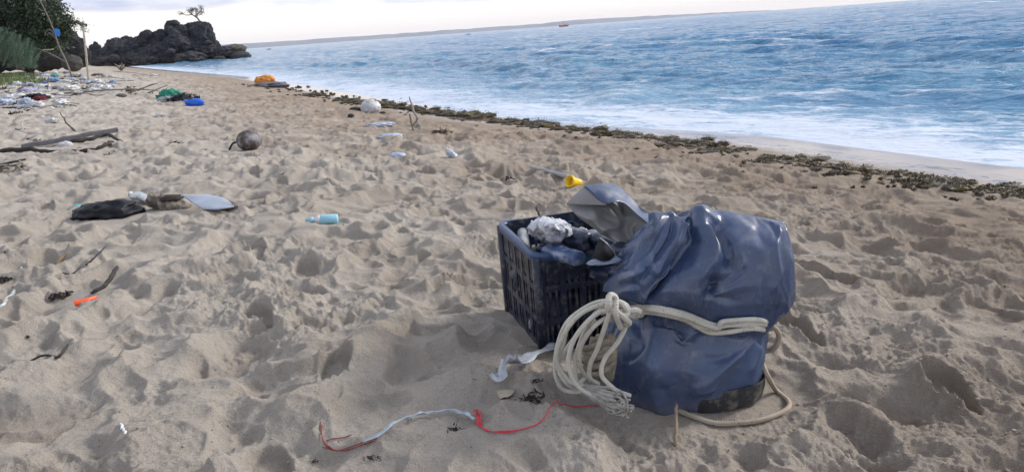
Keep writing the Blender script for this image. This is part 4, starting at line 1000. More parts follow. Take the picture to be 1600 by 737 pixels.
# black bag
blackbag = simple('black_bin_bag', (.005, .006, .010), .5, .5, 8, .01, 30, spec=.3)
rag('plastic_bag', 172, 336, 46, 17, blackbag, 'flat black plastic bag half buried in the sand beside a crushed clear bottle', seed=4, amp=.35, lift=.15)
p = onsand(222, 322, False); p.z = gz(p.x, p.y) + .035; k = psize(p)
bottle('crushed_bottle', p + Vector((.05, .03, -.01)), p + Vector((-.10, .06, .04)), .045, clearmat, whiteplastic, 'crushed clear plastic bottle between the black bag and the sandy log', crush=.6, seed=3)
# log / shoe sole like husks
lg = empty('driftwood_log', onsand(268, 328, False)); lo = lg.location.copy(); lo.z = gz(lo.x, lo.y) + .02; lg.location = lo; k = psize(lo)
def gl(px, py, dz): return atY(px, py, lo.y) + Vector((0, 0, dz)) - lo
mb = MB(); tube(mb, catmull([gl(232, 311, 0), gl(250, 316, 0), gl(272, 323, 0), gl(296, 327, -.01)], 6), lambda t: 12 * k * (.85 + .3 * math.sin(t * 3.1)), 14, .35); mb.build('log', simple('sandy_log', (.12, .10, .085), .9, .6, 10, .01, 40, dirt=(.36, .31, .25), dirtamt=.5), lg)
mb = MB(); lump(mb, gl(262, 310, .0), (22 * k, .05, 5 * k), 3, .3, 2, 4, True); mb.build('dark_bark', leafd, lg)
tag(lg, 'short thick log caked with sand between the black bag and the pale board', 'driftwood')
# pale board
b0 = onsand(325, 318, False); bz = gz(b0.x, b0.y); o_ = Vector((b0.x, b0.y, bz))
def bp(px, py, z_): return atz(px, py, z_) - o_
V, Fs = patch([[bp(282, 304, bz + .07), bp(300, 305, bz + .08), bp(325, 305, bz + .085), bp(345, 309, bz + .08), bp(356, 314, bz + .07)], [bp(300, 316, bz + .06), bp(312, 316, bz + .065), bp(328, 316, bz + .07), bp(345, 317, bz + .07), bp(362, 319, bz + .065)], [bp(318, 327, bz + .045), bp(325, 327, bz + .05), bp(337, 327, bz + .055), bp(352, 325, bz + .055), bp(366, 323, bz + .05)]], 6, 6)
bd = empty('flat_board_scrap', o_); solid(add('panel', V, Fs, simple('pale_blue_panel', (.33, .38, .47), .45, .2, 9, dirt=(.4, .36, .3), dirtamt=.15), bd), .008)
V, Fs = patch([[bp(340, 312, bz + .055), bp(356, 313, bz + .06), bp(372, 318, bz + .055)], [bp(322, 329, bz + .03), bp(345, 327, bz + .035), bp(372, 323, bz + .045)], [bp(330, 333, bz), bp(350, 331, bz), bp(372, 327, bz)]], 5, 5)
solid(add('underside', V, Fs, simple('sandy_underside', (.17, .145, .12), .9, .4, 20), bd), .008); tag(bd, 'flat pale blue panel lying tilted on the sand right of the log', 'panel')
mb = MB(); 
cy = rag('plastic_scrap', 122, 329, 6, 4, simple('cyan_plastic', (.05, .42, .48), .4), 'small cyan plastic scrap at the left end of the black bag', 'scrap', seed=2, sub=2)
# spray bottle
p = onsand(502, 350, False); zg_ = gz(p.x, p.y); k = psize(p); a0 = atY(528, 342, p.y); a1 = atY(477, 344, p.y - .02); a0.z = max(a0.z, zg_ + .02)
sb = empty('spray_bottle', a0); M_ = (a1 - a0).to_track_quat('Z', 'Y').to_matrix().to_4x4(); ln = (a1 - a0).length; lb = simple('sky_blue_bottle', (.30, .58, .70), .35, .15, 18); lw = simple('white_bottle_part', (.66, .68, .7), .35, .12, 12)
mb = MB(); lathe(mb, [(.002, 0), (7 * k, 0), (8 * k, .03 * ln), (8 * k, .48 * ln), (7 * k, .54 * ln)], 20, M_); mb.build('body', lb, sb)
mb = MB(); lathe(mb, [(7 * k, .54 * ln), (6.5 * k, .62 * ln), (4 * k, .68 * ln), (4 * k, .74 * ln)], 20, M_); mb.build('shoulder', lw, sb)
mb = MB(); lathe(mb, [(4.5 * k, .74 * ln), (4.5 * k, .86 * ln), (2.6 * k, .87 * ln), (2.6 * k, ln), (.001, ln)], 16, M_); mb.build('nozzle', lb, sb); tag(sb, 'small light blue and white spray bottle lying on the sand', 'bottle')
# orange handle with burnt stick
og = empty('orange_tool', onsand(135, 472, False)); oo = og.location.copy(); oo.z = gz(oo.x, oo.y) + .034; og.location = oo; k = psize(oo)
def op(px, py, dz=0): 
    p = atz(px, py, oo.z + dz); return p - oo
mb = MB(); tube(mb, catmull([op(117, 474, .004), op(124, 472, .006), op(137, 468, .008), op(151, 463, .006)], 6), lambda t: k * (5.2 - 2.8 * t), 12, flat=.8); mb.build('blade', simple('orange_plastic', (.95, .10, .02), .4, .08, 8), og)
tag(og, 'bright orange plastic handle lying at the foot of a dark stick', 'handle')
stick('dark_stick', [(142, 464, .02), (160, 458, .025), (176, 450, .045), (187, 436, .07)], .009, darkwood, 'bent dark stick pointing up from the orange plastic handle', 'stick', rad2=.010)
stick('dark_stick', [(135, 417, .01), (150, 408, .02), (169, 399, .03)], .006, darkwood, 'thin forked black twig above the orange handle', 'stick', twigs=[[(150, 408, 4.2), (152, 401, 4.2), (150, 397, 4.2)]] if False else ())
stick('dark_twig', [(98, 428, .006), (112, 431, .008), (128, 422, .02)], .005, darkwood, 'small curved black twig left of the forked one', 'stick')
stick('bone_stick', [(82, 399, .01), (95, 396, .015), (108, 390, .02), (121, 387, .02)], .009, simple('tan_wood', (.30, .22, .13), .8, .3, 10), 'short tan piece of wood above the leaf litter on the left', 'driftwood', rad2=.008, straight=True)
stick('plastic_straw', [(26, 425, .01), (35, 419, .03)], .005, lw, 'short white plastic straw among dark leaves at the left edge', 'straw', rad2=.005)
stick('plastic_tube', [(-4, 500, .01), (10, 480, .02), (25, 462, .03)], .008, clearmat, 'pale clear plastic tube running off the left edge of the picture', 'tube', rad2=.008)
stick('grey_twig', [(32, 574, .008), (70, 566, .012), (92, 563, .016), (110, 554, .03)], .003, darkwood, 'thin dark twig lying on the sand at the lower left', 'stick', rad2=.006)
stick('dark_bark_strip', [(18, 521, .01), (32, 520, .018), (45, 528, .01)], .008, darkwood, 'small black curled bark strip at the left edge', 'bark', rad2=.009)
stick('plastic_stirrer', [(190, 668, .004), (194, 676, .006), (198, 684, .004)], .0035, lw, 'tiny white plastic stick on the sand at the bottom left', 'stick', rad2=.0035)
for i, (px, py, sx, n, lab) in enumerate([(94, 466, 17, 130, 'tangled black leaf clump just left of the orange handle'), (55, 414, 12, 70, 'dark curled leaves near the white straw'), (28, 443, 13, 80, 'heap of dark leaves with a pale straw above it'), (5, 438, 14, 80, 'dark leaf heap cut by the left edge of the picture'), (12, 412, 6, 30, 'small brown leaf scrap near the left edge'), (88, 420, 8, 34, 'brown leaf next to the sand-covered twigs'), (174, 240, 15, 110, 'brown fibrous husk clump at the end of the dark planks'), (272, 226, 12, 40, 'dark seaweed scrap lying alone between planks and coconut'),
        (833, 652, 19, 60, 'shrivelled black seaweed left of the frayed rope end'), (838, 636, 12, 26, 'thin brown seaweed tip above the shrivelled black one'), (712, 697, 14, 34, 'black seaweed scrap below the red string'), (643, 680, 6, 14, 'tiny black leaf below the blue plastic strip'), (490, 720, 9, 20, 'small black leaf at the bottom of the picture'), (585, 732, 12, 26, 'black leaf cut by the bottom edge'), (745, 618, 5, 12, 'tiny black flake above the red knot'), (547, 716, 6, 12, 'tiny black scrap between the bottom leaves'),
        (24, 181, 13, 80, 'dark leaf clump just below the litter heap'), (45, 217, 8, 40, 'small dark leaf clump above the planks'), (60, 222, 9, 34, 'dark brown leaves touching the plank tops'), (8, 255, 10, 50, 'brown husk fibres at the left edge below the planks'), (320, 237, 5, 14, 'tiny dark scrap in front of the coconut'), (265, 317, 10, 30, 'dark bark flakes on top of the log'), (82, 310, 8, 22, 'small black scraps left of the black bag'), (75, 328, 5, 12, 'single thin dark leaf left of the black bag'), (441, 280, 6, 16, 'tiny brown leaf in a hollow below the coconut'), (1385, 607, 4, 10, 'small black pebble-like scrap on the sand right of the bag'), (1297, 545, 4, 8, 'tiny dark flake right of the rope loop'), (1310, 536, 3, 8, 'tiny brown flake beyond the rope loop'), (795, 278, 12, 36, 'dark seaweed scrap beyond the orange cap'), (860, 300, 6, 14, 'dark scrap just in front of the yellow cup')]):
    leafclump('leaf_clump', px, py, sx, n, leafd if 'husk' not in lab else simple('brown_fibre', (.07, .04, .03), .9, .5, 15), lab, 'leaf litter' if 'seaweed' not in lab else 'seaweed', seed=i + 50, h=.35, ls=.4)
# planks and stick left of coconut
pk = empty('driftwood_plank', onsand(110, 225, False)); po_ = pk.location.copy(); po_.z = gz(po_.x, po_.y); pk.location = po_
mb = MB(); A0 = onsand(36, 236, False); A1 = onsand(186, 214, False); A0.z = gzb(A0.x, A0.y) + .05; A1.z = gzb(A1.x, A1.y) + .10; ax = A1 - A0; ln = ax.length; ax.normalize(); sd_ = ax.cross(Vector((0, 0, 1))).normalized(); up_ = sd_.cross(ax)
V = []; n = 30
for i in range(n + 1):
    t_ = i / n; c = A0 + ax * ln * t_ - po_; wd = .04 * (1 - .6 * max(0, (t_ - .85) / .15)) * min(1, .3 + t_ * 4); c = c + Vector((0, 0, .012 * mn.noise(Vector((t_ * 5, 0, 0)))))
    for (a, b) in ((-1, -.03), (1, -.02), (1, .02), (-1, .03)): V.append(c + sd_ * wd * a + up_ * (b + .006 * mn.noise(Vector((t_ * 20, a, b)))))
Fs = [(i * 4 + k, i * 4 + (k + 1) % 4, i * 4 + 4 + (k + 1) % 4, i * 4 + 4 + k) for i in range(n) for k in range(4)] + [(3, 2, 1, 0), (n * 4, n * 4 + 1, n * 4 + 2, n * 4 + 3)]
add('board', V, Fs, greywood, pk, False); tag(pk, 'long dark grey driftwood plank, its right end pointing to the coconut', 'driftwood')
stick('dark_branch', [(-30, 246, .03), (30, 242, .03), (80, 239, .04), (130, 238, .03), (165, 234, .05), (178, 228, .05)], .028, darkwood, 'long dark branch lying in front of the grey plank', 'driftwood', rad2=.02)
stick('dark_branch', [(112, 229, .05), (140, 226, .06), (170, 222, .08), (192, 226, .06)], .03, darkwood, 'short dark branch under the right end of the grey plank', 'driftwood')
stick('dark_stick', [(122, 221, .10), (110, 213, .16), (100, 205, .24)], .014, darkwood, 'short dark stick standing up from the grey plank', 'stick', rad2=.008)
rag('plastic_scrap', 104, 230, 9, 5, whiteplastic, 'white plastic scrap caught between the plank and the branch', 'scrap', seed=8, sub=3)
for i, (px, py, sx, lab) in enumerate([(82, 194, 7, 'pale plastic scrap lying above the planks'), (252, 184, 5, 'small white scrap below the blue shoe'), (65, 187, 4, 'tiny white scrap near the curved twig'), (40, 396, 5, 'tiny white plastic scrap above the white straw')]):
    rag('plastic_scrap', px, py, sx, sx * .4, whiteplastic, lab, 'scrap', seed=20 + i, sub=4, amp=.95)
stick('pale_twig', [(18, 194, .02), (35, 187, .04), (60, 181, .04), (88, 176, .05)], .014, wood, 'long curved grey twig lying below the litter heap', 'driftwood')
stick('pale_twig', [(36, 206, .02), (38, 200, .06), (45, 195, .08)], .010, palewood, 'short pale upright twig at the left below the litter heap', 'driftwood')
stick('pale_twig', [(15, 201, .01), (30, 206, .02), (42, 206, .02)], .01, darkwood, 'thin dark twig touching the short pale one', 'driftwood')
# twig heap at left edge y 262
e_ = empty('twig_heap', onsand(14, 272, False)); eo = e_.location.copy(); eo.z = gz(eo.x, eo.y); e_.location = eo
for i in range(16):
    a = random.uniform(0, 3.14); l_ = random.uniform(.08, .26); c = Vector((random.gauss(0, .09), random.gauss(0, .08), random.uniform(.01, .09))); dv = Vector((math.cos(a), math.sin(a), random.uniform(-.2, .5))) * l_ / 2
    mb = MB(); tube(mb, [c - dv, c + Vector((0, 0, random.gauss(0, .008))), c + dv], random.uniform(.005, .012), 6, .3); mb.build('twig', random.choice([wood, darkwood, palewood]), e_)
tag(e_, 'small heap of broken grey and pale twigs at the left edge', 'driftwood')

# blue shoe, green net, grey clump, long branch
p = onsand(305, 167, False); k = psize(p); p.z = gz(p.x, p.y); sh = empty('blue_clog', p); bl = simple('bright_blue_foam', (.01, .12, .62), .5, .12, 8)
V = []; n = 26
mb = MB(); lump(mb, (0, 0, 5 * k), (15 * k, 7 * k, 6 * k), 4, .10, 1.3, 3); mb.V = [(v[0], v[1], max(.0, v[2]) - (4 * k if (v[0] / (15 * k) - -.35) ** 2 + (v[1] / (7 * k)) ** 2 < .16 and v[2] > 6 * k else 0)) for v in mb.V]; mb.build('upper', bl, sh)
mb = MB(); lump(mb, (0, 0, .9 * k), (15.8 * k, 7.6 * k, 2 * k), 3, .04, 1.3, 4); mb.build('sole', simple('dark_blue_sole', (.006, .05, .33), .6), sh)
mb = MB(); tube(mb, catmull([Vector((-5 * k, -6.5 * k, 5 * k)), Vector((-11 * k, -6 * k, 8 * k)), Vector((-15 * k, 0, 9 * k)), Vector((-11 * k, 6 * k, 8 * k)), Vector((-5 * k, 6.5 * k, 5 * k))], 5), 1.3 * k, 7); mb.build('heel_strap', bl, sh); tag(sh, 'bright blue foam clog lying right of the green net bag', 'shoe')
gn = simple('green_net', (.0, .23, .15), .5, .3, 12, .01, 60)
rag('net_bag', 266, 156, 14, 8, gn, 'bright green net bag left of the blue clog', 'net bag', seed=5, amp=.7, lift=.5)
gr = empty('leafy_rubbish', onsand(287, 164, False)); gro = gr.location.copy(); gr.name = 'rubbish_clump'
rag('plastic_bag', 262, 160, 12, 5, simple('grey_clear_bag', (.34, .38, .38), .3, .3, 14, .01), 'clear greyish plastic bag half under the green net bag', seed=15, amp=.6)
COL.objects.unlink(gr); bpy.data.objects.remove(gr)
leafclump('rubbish_clump', 285, 161, 20, 260, simple('dark_blue_grey_rag', (.05, .055, .08), .7, .5), 'dark tangled rag clump between the green net bag and the blue clog', 'rag', seed=81, h=.5)
o = stick('fallen_branch', [(75, 149, .05), (110, 148, .07), (150, 147, .08), (205, 147, .09), (250, 148, .07)], .035, wood, 'long fallen branch with upright side twigs stretching towards the green net bag', 'driftwood', rad2=.012)
Yb = onsand(210, 150, False).y
def branchtwigs(parent, specs, mat, r_):
    for sp_ in specs:
        mb = MB(); P0 = [atY(a, b, Yb) - parent.location for a, b in sp_]; tube(mb, catmull(P0, 5), lambda t: r_ * (1 - .6 * t), 6, .25); mb.build('twig', mat, parent)
branchtwigs(o, [[(200, 146), (225, 137), (248, 130)], [(215, 142), (235, 133), (243, 131)], [(228, 147), (245, 140), (262, 133)], [(250, 149), (256, 143), (262, 137)], [(205, 146), (203, 152), (204, 154)], [(212, 146), (211, 152), (208, 155)], [(234, 147), (237, 151), (236, 155)], [(248, 149), (250, 153), (247, 156)], [(255, 145), (258, 147), (256, 151)], [(238, 144), (240, 147), (242, 150)]], wood, .02)
leafclump('root_tuft', 203, 146, 10, 90, simple('brown_root', (.13, .09, .07), .9, .4), 'brown root tuft sitting on the long fallen branch', 'root', seed=91, h=.9)
rag('brown_husk', 190, 153, 8, 4, simple('brown_husk', (.10, .085, .085), .8, .4), 'rounded grey-brown husk left of the root tuft', 'husk', seed=6, sub=3, amp=.15)

# litter heap -------------------------------------------------------
cols = {'white': whiteplastic, 'pale blue': simple('pale_blue_plastic', (.42, .48, .60), .35, .2, 20, .006, 40), 'blue': simple('blue_plastic', (.11, .26, .52), .4, .2, 20, .006, 40), 'lilac': simple('lilac_plastic', (.36, .36, .50), .4, .2, 20, .006, 40),
        'teal': simple('teal_plastic', (.10, .38, .34), .4, .2, 20, .006, 40), 'black': blackbag, 'grey': simple('grey_plastic', (.22, .22, .24), .5, .3, 20, .006), 'clear': clearmat, 'dark red': simple('dark_red_cloth', (.12, .02, .03), .9, .4, 20), 'violet': simple('violet_plastic', (.12, .12, .36), .4, .3)}
PILE = [('white', 23, 159, 17, 7, 'wide white plastic bag at the left front of the litter heap'), ('pale blue', 10, 167, 12, 6, 'pale blue bag at the left edge of the litter heap'), ('black', 55, 157, 20, 6, 'black garment lying across the front of the litter heap'), ('dark red', 62, 158, 8, 4, 'dark red cloth showing through the black garment'),
        ('pale blue', 42, 167, 13, 7, 'pale blue crumpled bag below the black garment'), ('white', 56, 168, 9, 5, 'white bag just right of the pale blue crumpled one'), ('white', 97, 167, 11, 7, 'white crumpled bag at the right front corner of the litter heap'), ('white', 70, 155, 12, 4, 'white sheet behind the black garment'),
        ('lilac', 43, 145, 11, 4, 'lilac bag above the black garment'), ('black', 34, 142, 7, 3, 'small black bag touching the lilac one'), ('white', 66, 138, 9, 4, 'white bag in the middle of the litter heap'), ('violet', 70, 135, 6, 4, 'small violet bag in the middle of the litter heap'), ('blue', 83, 129, 8, 4, 'bright blue bag at the back of the litter heap'), ('teal', 87, 120, 6, 2.5, 'teal bag at the back of the litter heap near the leaning pole'),
        ('pale blue', 42, 123, 5, 2.5, 'small pale blue scrap behind the litter heap'), ('pale blue', 70, 120, 6, 2.5, 'pale blue scrap between the teal bag and the grass'), ('white', 27, 134, 7, 4, 'white bag with dark leaves at the left of the litter heap'), ('lilac', 45, 136, 8, 3, 'flat lilac scrap at the left of the litter heap'),
        ('white', 108, 142, 14, 4, 'long white sheet in the litter heap left of the fallen branch'), ('white', 103, 130, 8, 3, 'white bag beyond the bright blue bag'), ('pale blue', 136, 131, 8, 4, 'pale blue bag behind the fallen branch'), ('white', 150, 130, 9, 3, 'white bag right of the pale blue one behind the fallen branch'),
        ('white', 155, 140, 9, 5, 'white bag just behind the middle of the fallen branch'), ('white', 168, 141, 8, 5, 'white bag at the right end of the litter behind the fallen branch'), ('blue', 176, 131, 4, 3, 'small blue scrap at the right end of the litter'), ('white', 145, 142, 7, 3, 'flat white sheet behind the fallen branch'), ('white', 130, 124, 6, 2.5, 'white scrap near the foot of the upright post'),
        ('white', 118, 119, 6, 2.5, 'white scrap at the foot of the leaning pole'), ('lilac', 105, 115, 6, 2.5, 'lilac scrap left of the leaning pole foot'), ('grey', 152, 118, 7, 2, 'grey scrap right of the upright post'), ('white', 95, 149, 6, 3, 'small white tub shape in the middle of the litter heap'), ('clear', 28, 170, 7, 3, 'clear scrap under the pale blue bags'), ('black', 8, 172, 12, 2.5, 'flat black sheet at the left front of the litter heap'),
        ('white', 191, 128, 5, 2, 'lone white scrap right of the litter'), ('white', 240, 119, 4, 2, 'lone white scrap near the shore line weeds'), ('grey', 90, 140, 7, 2.5, 'grey rag in the middle of the litter heap'), ('white', 52, 150, 6, 3, 'white crumple between the lilac bag and the black garment'), ('pale blue', 96, 156, 5, 3, 'small pale blue crumple above the white corner bag'), ('white', 118, 134, 7, 2.5, 'white scrap between the blue bag and the post')]
for i, (c_, px, py, sx, sy, lab) in enumerate(PILE):
    rag('plastic_bag' if c_ != 'dark red' else 'cloth', px, py, sx * .88, sy * .8, cols[c_], lab, 'plastic bag' if c_ != 'dark red' else 'cloth', seed=100 + i, amp=.85, lift=.5, sub=4, rz=i * 1.3)
BT = [(80, 172, 9, 'white', 'round white tub at the front of the litter heap'), (64, 150, 7, 'white', 'white bottle standing in the litter heap'), (36, 172, 12, 'clear', 'clear bottle lying at the front of the litter heap'), (100, 160, 9, 'clear', 'clear bottle above the white corner bag'), (56, 142, 9, 'pale blue', 'pale blue bottle lying left of the middle of the heap'), (122, 148, 10, 'clear', 'clear bottle lying against the fallen branch'), (20, 142, 9, 'white', 'white bottle at the left side of the heap'), (112, 126, 7, 'pale blue', 'pale blue bottle near the leaning pole'), (75, 146, 9, 'white', 'white bottle lying behind the black garment'), (160, 134, 7, 'clear', 'clear bottle between the white bags behind the branch')]
for i, (px, py, ln, c_, lab) in enumerate(BT):
    p = onsand(px, py, False); k = psize(p); p.z = gz(p.x, p.y) + 3 * k; a = random.uniform(-.5, .5) + (3.1 if i % 2 else 0); r_ = ln * k * (.28 if i else .48)
    d_ = Vector((math.cos(a), math.sin(a), .1)) * ln * k * (.8 if i else .6)
    if i == 1: d_ = Vector((.1, 0, 1)) * ln * k * .6
    bottle('plastic_bottle', p - d_, p + d_, r_, cols[c_], cols['blue' if i % 3 else 'white'], lab, seed=i + 30)
for i in range(44):
    px = random.uniform(10, 175); py = random.uniform(122, 176) if px < 110 else random.uniform(122, 152); a = random.uniform(-.5, .3); l_ = random.uniform(7, 22)
    stick('litter_stick', [(px - l_, py - l_ * a * .3, .03), (px, py, .07), (px + l_, py + l_ * a * .3, .04)], random.uniform(.010, .022), random.choice([wood, darkwood, wood]), 'one of the loose sticks strewn through the litter heap', 'stick', group='loose sticks in the litter heap')
for i in range(70):
    px = random.uniform(8, 178); py = random.uniform(116, 174) if px < 112 else random.uniform(116, 150); r_ = random.uniform(1.6, 4)
    rag('litter_scrap', px, py, r_, r_ * .5, random.choice([whiteplastic, whiteplastic, clearmat, cols['lilac'], cols['grey'], cols['pale blue'], leafd, blackbag]), 'one of the small plastic scraps strewn through the litter heap', 'scrap', 'small scraps in the litter heap', seed=500 + i, sub=2, amp=.9, lift=.6)
for i in range(46):
    px = random.uniform(5, 175); py = random.uniform(118, 176) if px < 110 else random.uniform(118, 152)
    leafclump('litter_leaves', px, py, random.uniform(4, 8), 26, leafd, 'one of the small dark leaf bits scattered in the litter heap', 'leaf litter', group='dark leaf bits in the litter heap', seed=300 + i)
stick('upright_stick', [(74, 142, .0), (76, 136, .12), (79, 131, .35)], .03, darkwood, 'dark stump stick standing up in the middle of the litter heap', 'stick')
for i, (a, b, c_, d_) in enumerate([(150, 122, 205, 126), (175, 112, 240, 122), (160, 132, 215, 128), (205, 119, 222, 125)]):
    stick('driftwood_stick', [(a, b, .04), ((a + c_) / 2, (b + d_) / 2 - 1, .05), (c_, d_, .03)], .022, wood, ['straight grey stick right of the upright post', 'long thin stick beyond the post towards the shore weeds', 'grey stick above the fallen branch', 'short grey stick near the shore weeds'][i], 'stick')

# standing poles
def pole(name, base, pts, r1, r2, mat, label, extra=(), cat='post'):
    p = onsand(base[0], base[1], False); Y = p.y; out = [atY(a, b, Y) for a, b in [(base[0], base[1] + 2)] + list(pts)]; e = empty(name, p)
    P0 = catmull([q_ - p for q_ in out], 6); mb = MB(); tube(mb, P0, lambda t: r1 + (r2 - r1) * t, 9, .2); mb.build('shaft', mat, e)
    for ex in extra:
        mb = MB(); k_ = psize(p); rr1 = ex[0] * k_ * .75; tube(mb, catmull([atY(a, b, Y - .02) - p for a, b in ex[1]], 6), lambda t: rr1 * (1 - .55 * t), 7, .25); mb.build('branch', mat, e)
    return tag(e, label, cat), Y, p
kp = psize(onsand(137, 126, False))
e, Y, p = pole('driftwood_post', (139, 126), [(136, 100), (133, 70), (130, 44)], 1.9 * kp, 1.3 * kp, palewood, 'pale straight upright post left of the headland')
mb = MB(); 
e, Y, p = pole('leaning_pole', (113, 120), [(104, 98), (92, 72), (84, 48), (73, 22), (60, -4), (52, -25)], 1.9 * kp, .8 * kp, wood, 'tall leaning driftwood pole with a blue rag tied at mid height', extra=[(1.5, [(103, 97), (80, 85), (56, 75)]), (1.2, [(88, 62), (78, 52), (72, 56)]), (1.1, [(85, 54), (78, 46), (72, 50), (70, 56)]), (.9, [(80, 42), (82, 34)]), (.9, [(92, 72), (84, 76), (72, 80)]), (.9, [(66, 18), (60, 13)])])
V, Fs = patch([[atY(a, b, Y - .05 - .02 * (i % 2)) - atY(88, 50, Y) for i, (a, b) in enumerate(row)] for row in ([(84, 46), (88, 45), (93, 47)], [(85, 50), (89, 51), (94, 52)], [(86, 54), (90, 57), (93, 58)])], 4, 4)
solid(tag(add('blue_rag', V, Fs, simple('bright_blue_cloth', (.03, .22, .68), .6, .2), loc=atY(88, 50, Y)), 'bright blue rag hanging on the tall leaning pole', 'rag'), .01)
e, Y, p = pole('curved_stake', (108, 112), [(105, 92), (104, 74), (107, 59)], 1.3 * kp, 1.1 * kp, wood, 'short curved stake between the leaning pole and the upright post')
pole('bleached_branch', (27, 97), [(36, 96), (46, 91), (60, 86)], 1.6 * kp, .8 * kp, palewood, 'bleached bare branch lying against the blue-green shrub', cat='driftwood')
stick('bleached_branch', [(84, 77, 'Y', 40), (75, 78, 'Y', 40), (66, 78, 'Y', 40)], .03, palewood, 'short bleached branch in front of the dark tree above the diagonal limb', 'driftwood')
# dead root cluster near (190,104)
e_ = empty('root_cluster', onsand(190, 111, False)); eo = e_.location.copy(); eo.z = gz(eo.x, eo.y); e_.location = eo; k = psize(eo)
for i in range(18):
    a = random.uniform(0, 6.28); tip = Vector((math.cos(a) * 10 * k * random.uniform(.3, 1), math.sin(a) * 10 * k * random.uniform(.3, 1), k * random.uniform(4, 13))); mb = MB(); tube(mb, catmull([Vector((0, 0, 0)), tip * .5 + Vector((0, 0, 2 * k)), tip], 4), lambda t: 1.1 * k * (1 - .6 * t), 6, .2); mb.build('root', wood, e_)
tag(e_, 'bleached root cluster on the sand in front of the headland', 'driftwood')

# shore side things
rag('orange_sack', 415, 133, 14, 7, simple('orange_sackcloth', (.62, .25, .04), .7, .2, 10, .02, 20), 'orange sack on a mound of grey net at the edge of the water', 'sack', seed=3, amp=.3, lift=.9, sz=8)
rag('grey_net_mound', 420, 137, 26, 5, simple('grey_net', (.16, .15, .17), .9, .5, 14, .03, 20), 'grey tangle of net under the orange sack', 'net', seed=12, amp=.5, lift=.3)
rag('white_sack', 580, 176, 15, 12, simple('dirty_white_sack', (.58, .59, .61), .5, .35, 9, .02, 14, dirt=(.3, .27, .24), dirtamt=.25), 'dirty white rounded sack standing by the seaweed line', 'sack', seed=7, amp=.12, lift=.62)
rag('dark_log', 556, 175, 10, 4, darkwood, 'dark lump left of the white sack', 'driftwood', seed=2, sub=3, amp=.2)
rag('dark_log', 598, 178, 5, 3, darkwood, 'small dark lump at the right foot of the white sack', 'driftwood', seed=3, sub=3, amp=.2)
rag('dark_log', 549, 186, 5, 4, darkwood, 'small black lump below and left of the white sack', 'driftwood', seed=5, sub=3, amp=.2)
rag('plastic_sheet', 595, 199, 18, 3, cols['pale blue'], 'flat pale plastic sheet below the white sack', 'plastic sheet', seed=21, amp=.5)
rag('plastic_sheet', 610, 218, 16, 4, cols['pale blue'], 'pale plastic sheet with a dark side, middle of the row of three', 'plastic sheet', seed=22, amp=.5)
rag('plastic_sheet', 620, 246, 12, 5, cols['pale blue'], 'small triangular pale plastic piece nearest the camera', 'plastic sheet', seed=23, amp=.4)
p = onsand(705, 246, False); k = psize(p); p.z = gz(p.x, p.y) + 6 * k
bottle('clear_bottle', atY(712, 246, p.y) , atY(697, 233, p.y + .02), 6.5 * k, simple('clear_pet', (.42, .47, .56), .2, .25, 14), whiteplastic, 'crushed clear plastic bottle lying near the broken stump', crush=.3, seed=5)
o = stick('broken_stump', [(660, 209, .0), (652, 198, .10), (642, 180, .34)], .022, wood, 'short broken stump leaning on the sand below the seaweed line', 'driftwood', rad2=.015)
p = o.location
for pts in ([(646, 204), (643, 194), (640, 178)], [(644, 197), (650, 190), (653, 184)]):
    mb = MB(); tube(mb, catmull([atY(a, b, p.y) - p for a, b in pts], 4), .012, 6, .3); mb.build('splinter', wood, o)
leafclump('twig_litter', 690, 212, 16, 70, simple('brown_twig', (.12, .085, .06), .9, .4), 'loose brown twig litter right of the broken stump', 'leaf litter', seed=61, h=.3)
rag('orange_bottle_top', 766, 275, 6, 3, simple('dull_orange', (.62, .20, .07), .6, .2), 'small dull orange bottle cap on the sand', 'bottle cap', seed=2, sub=3, amp=.08)
# yellow cup with pipe
p = onsand(897, 292, False); k = psize(p); p.z = gz(p.x, p.y); yc = empty('yellow_cup', p); ym = simple('yellow_plastic', (.85, .55, .02), .4, .1, 8, .002)
a0 = atY(906, 286, p.y) - p; a1 = atY(889, 283, p.y - .06) - p; M_ = Matrix.Translation(a0) @ (a1 - a0).to_track_quat('Z', 'Y').to_matrix().to_4x4(); ln = (a1 - a0).length
mb = MB(); lathe(mb, [(.001, 0), (6 * k, 0), (6.3 * k, .1 * ln), (7.6 * k, .75 * ln), (9.4 * k, .8 * ln), (9.6 * k, ln), (8.4 * k, ln), (7 * k, .6 * ln), (5.5 * k, .1 * ln), (.001, .08 * ln)], 22, M_); mb.build('bowl', ym, yc)
tag(yc, 'small yellow plastic cup lying on its side above the tarpaulin flap', 'cup')
stick('grey_pipe', [(828, 275, .05), (850, 276, .05), (875, 281, .05), (890, 287, .05)], .012, simple('grey_pipe_plastic', (.30, .31, .33), .5, .25), 'pale grey tapered pipe running into the yellow cup', 'pipe', rad2=.02, straight=True)
stick('thin_stake', [(845, 346, 'Y', 3.0), (842, 335, 'Y', 3.0), (838, 322, 'Y', 3.0)], .006, simple('brown_stake', (.13, .10, .08), .8), 'thin brown stake standing behind the crate', 'stick', rad2=.006)
stick('thin_stake', [(1055, 697, .0), (1056, 678, .02), (1058, 652, .05)], .006, simple('tan_stake', (.30, .23, .16), .9), 'thin tan reed stuck in the sand in front of the bag', 'stick', rad2=.004)

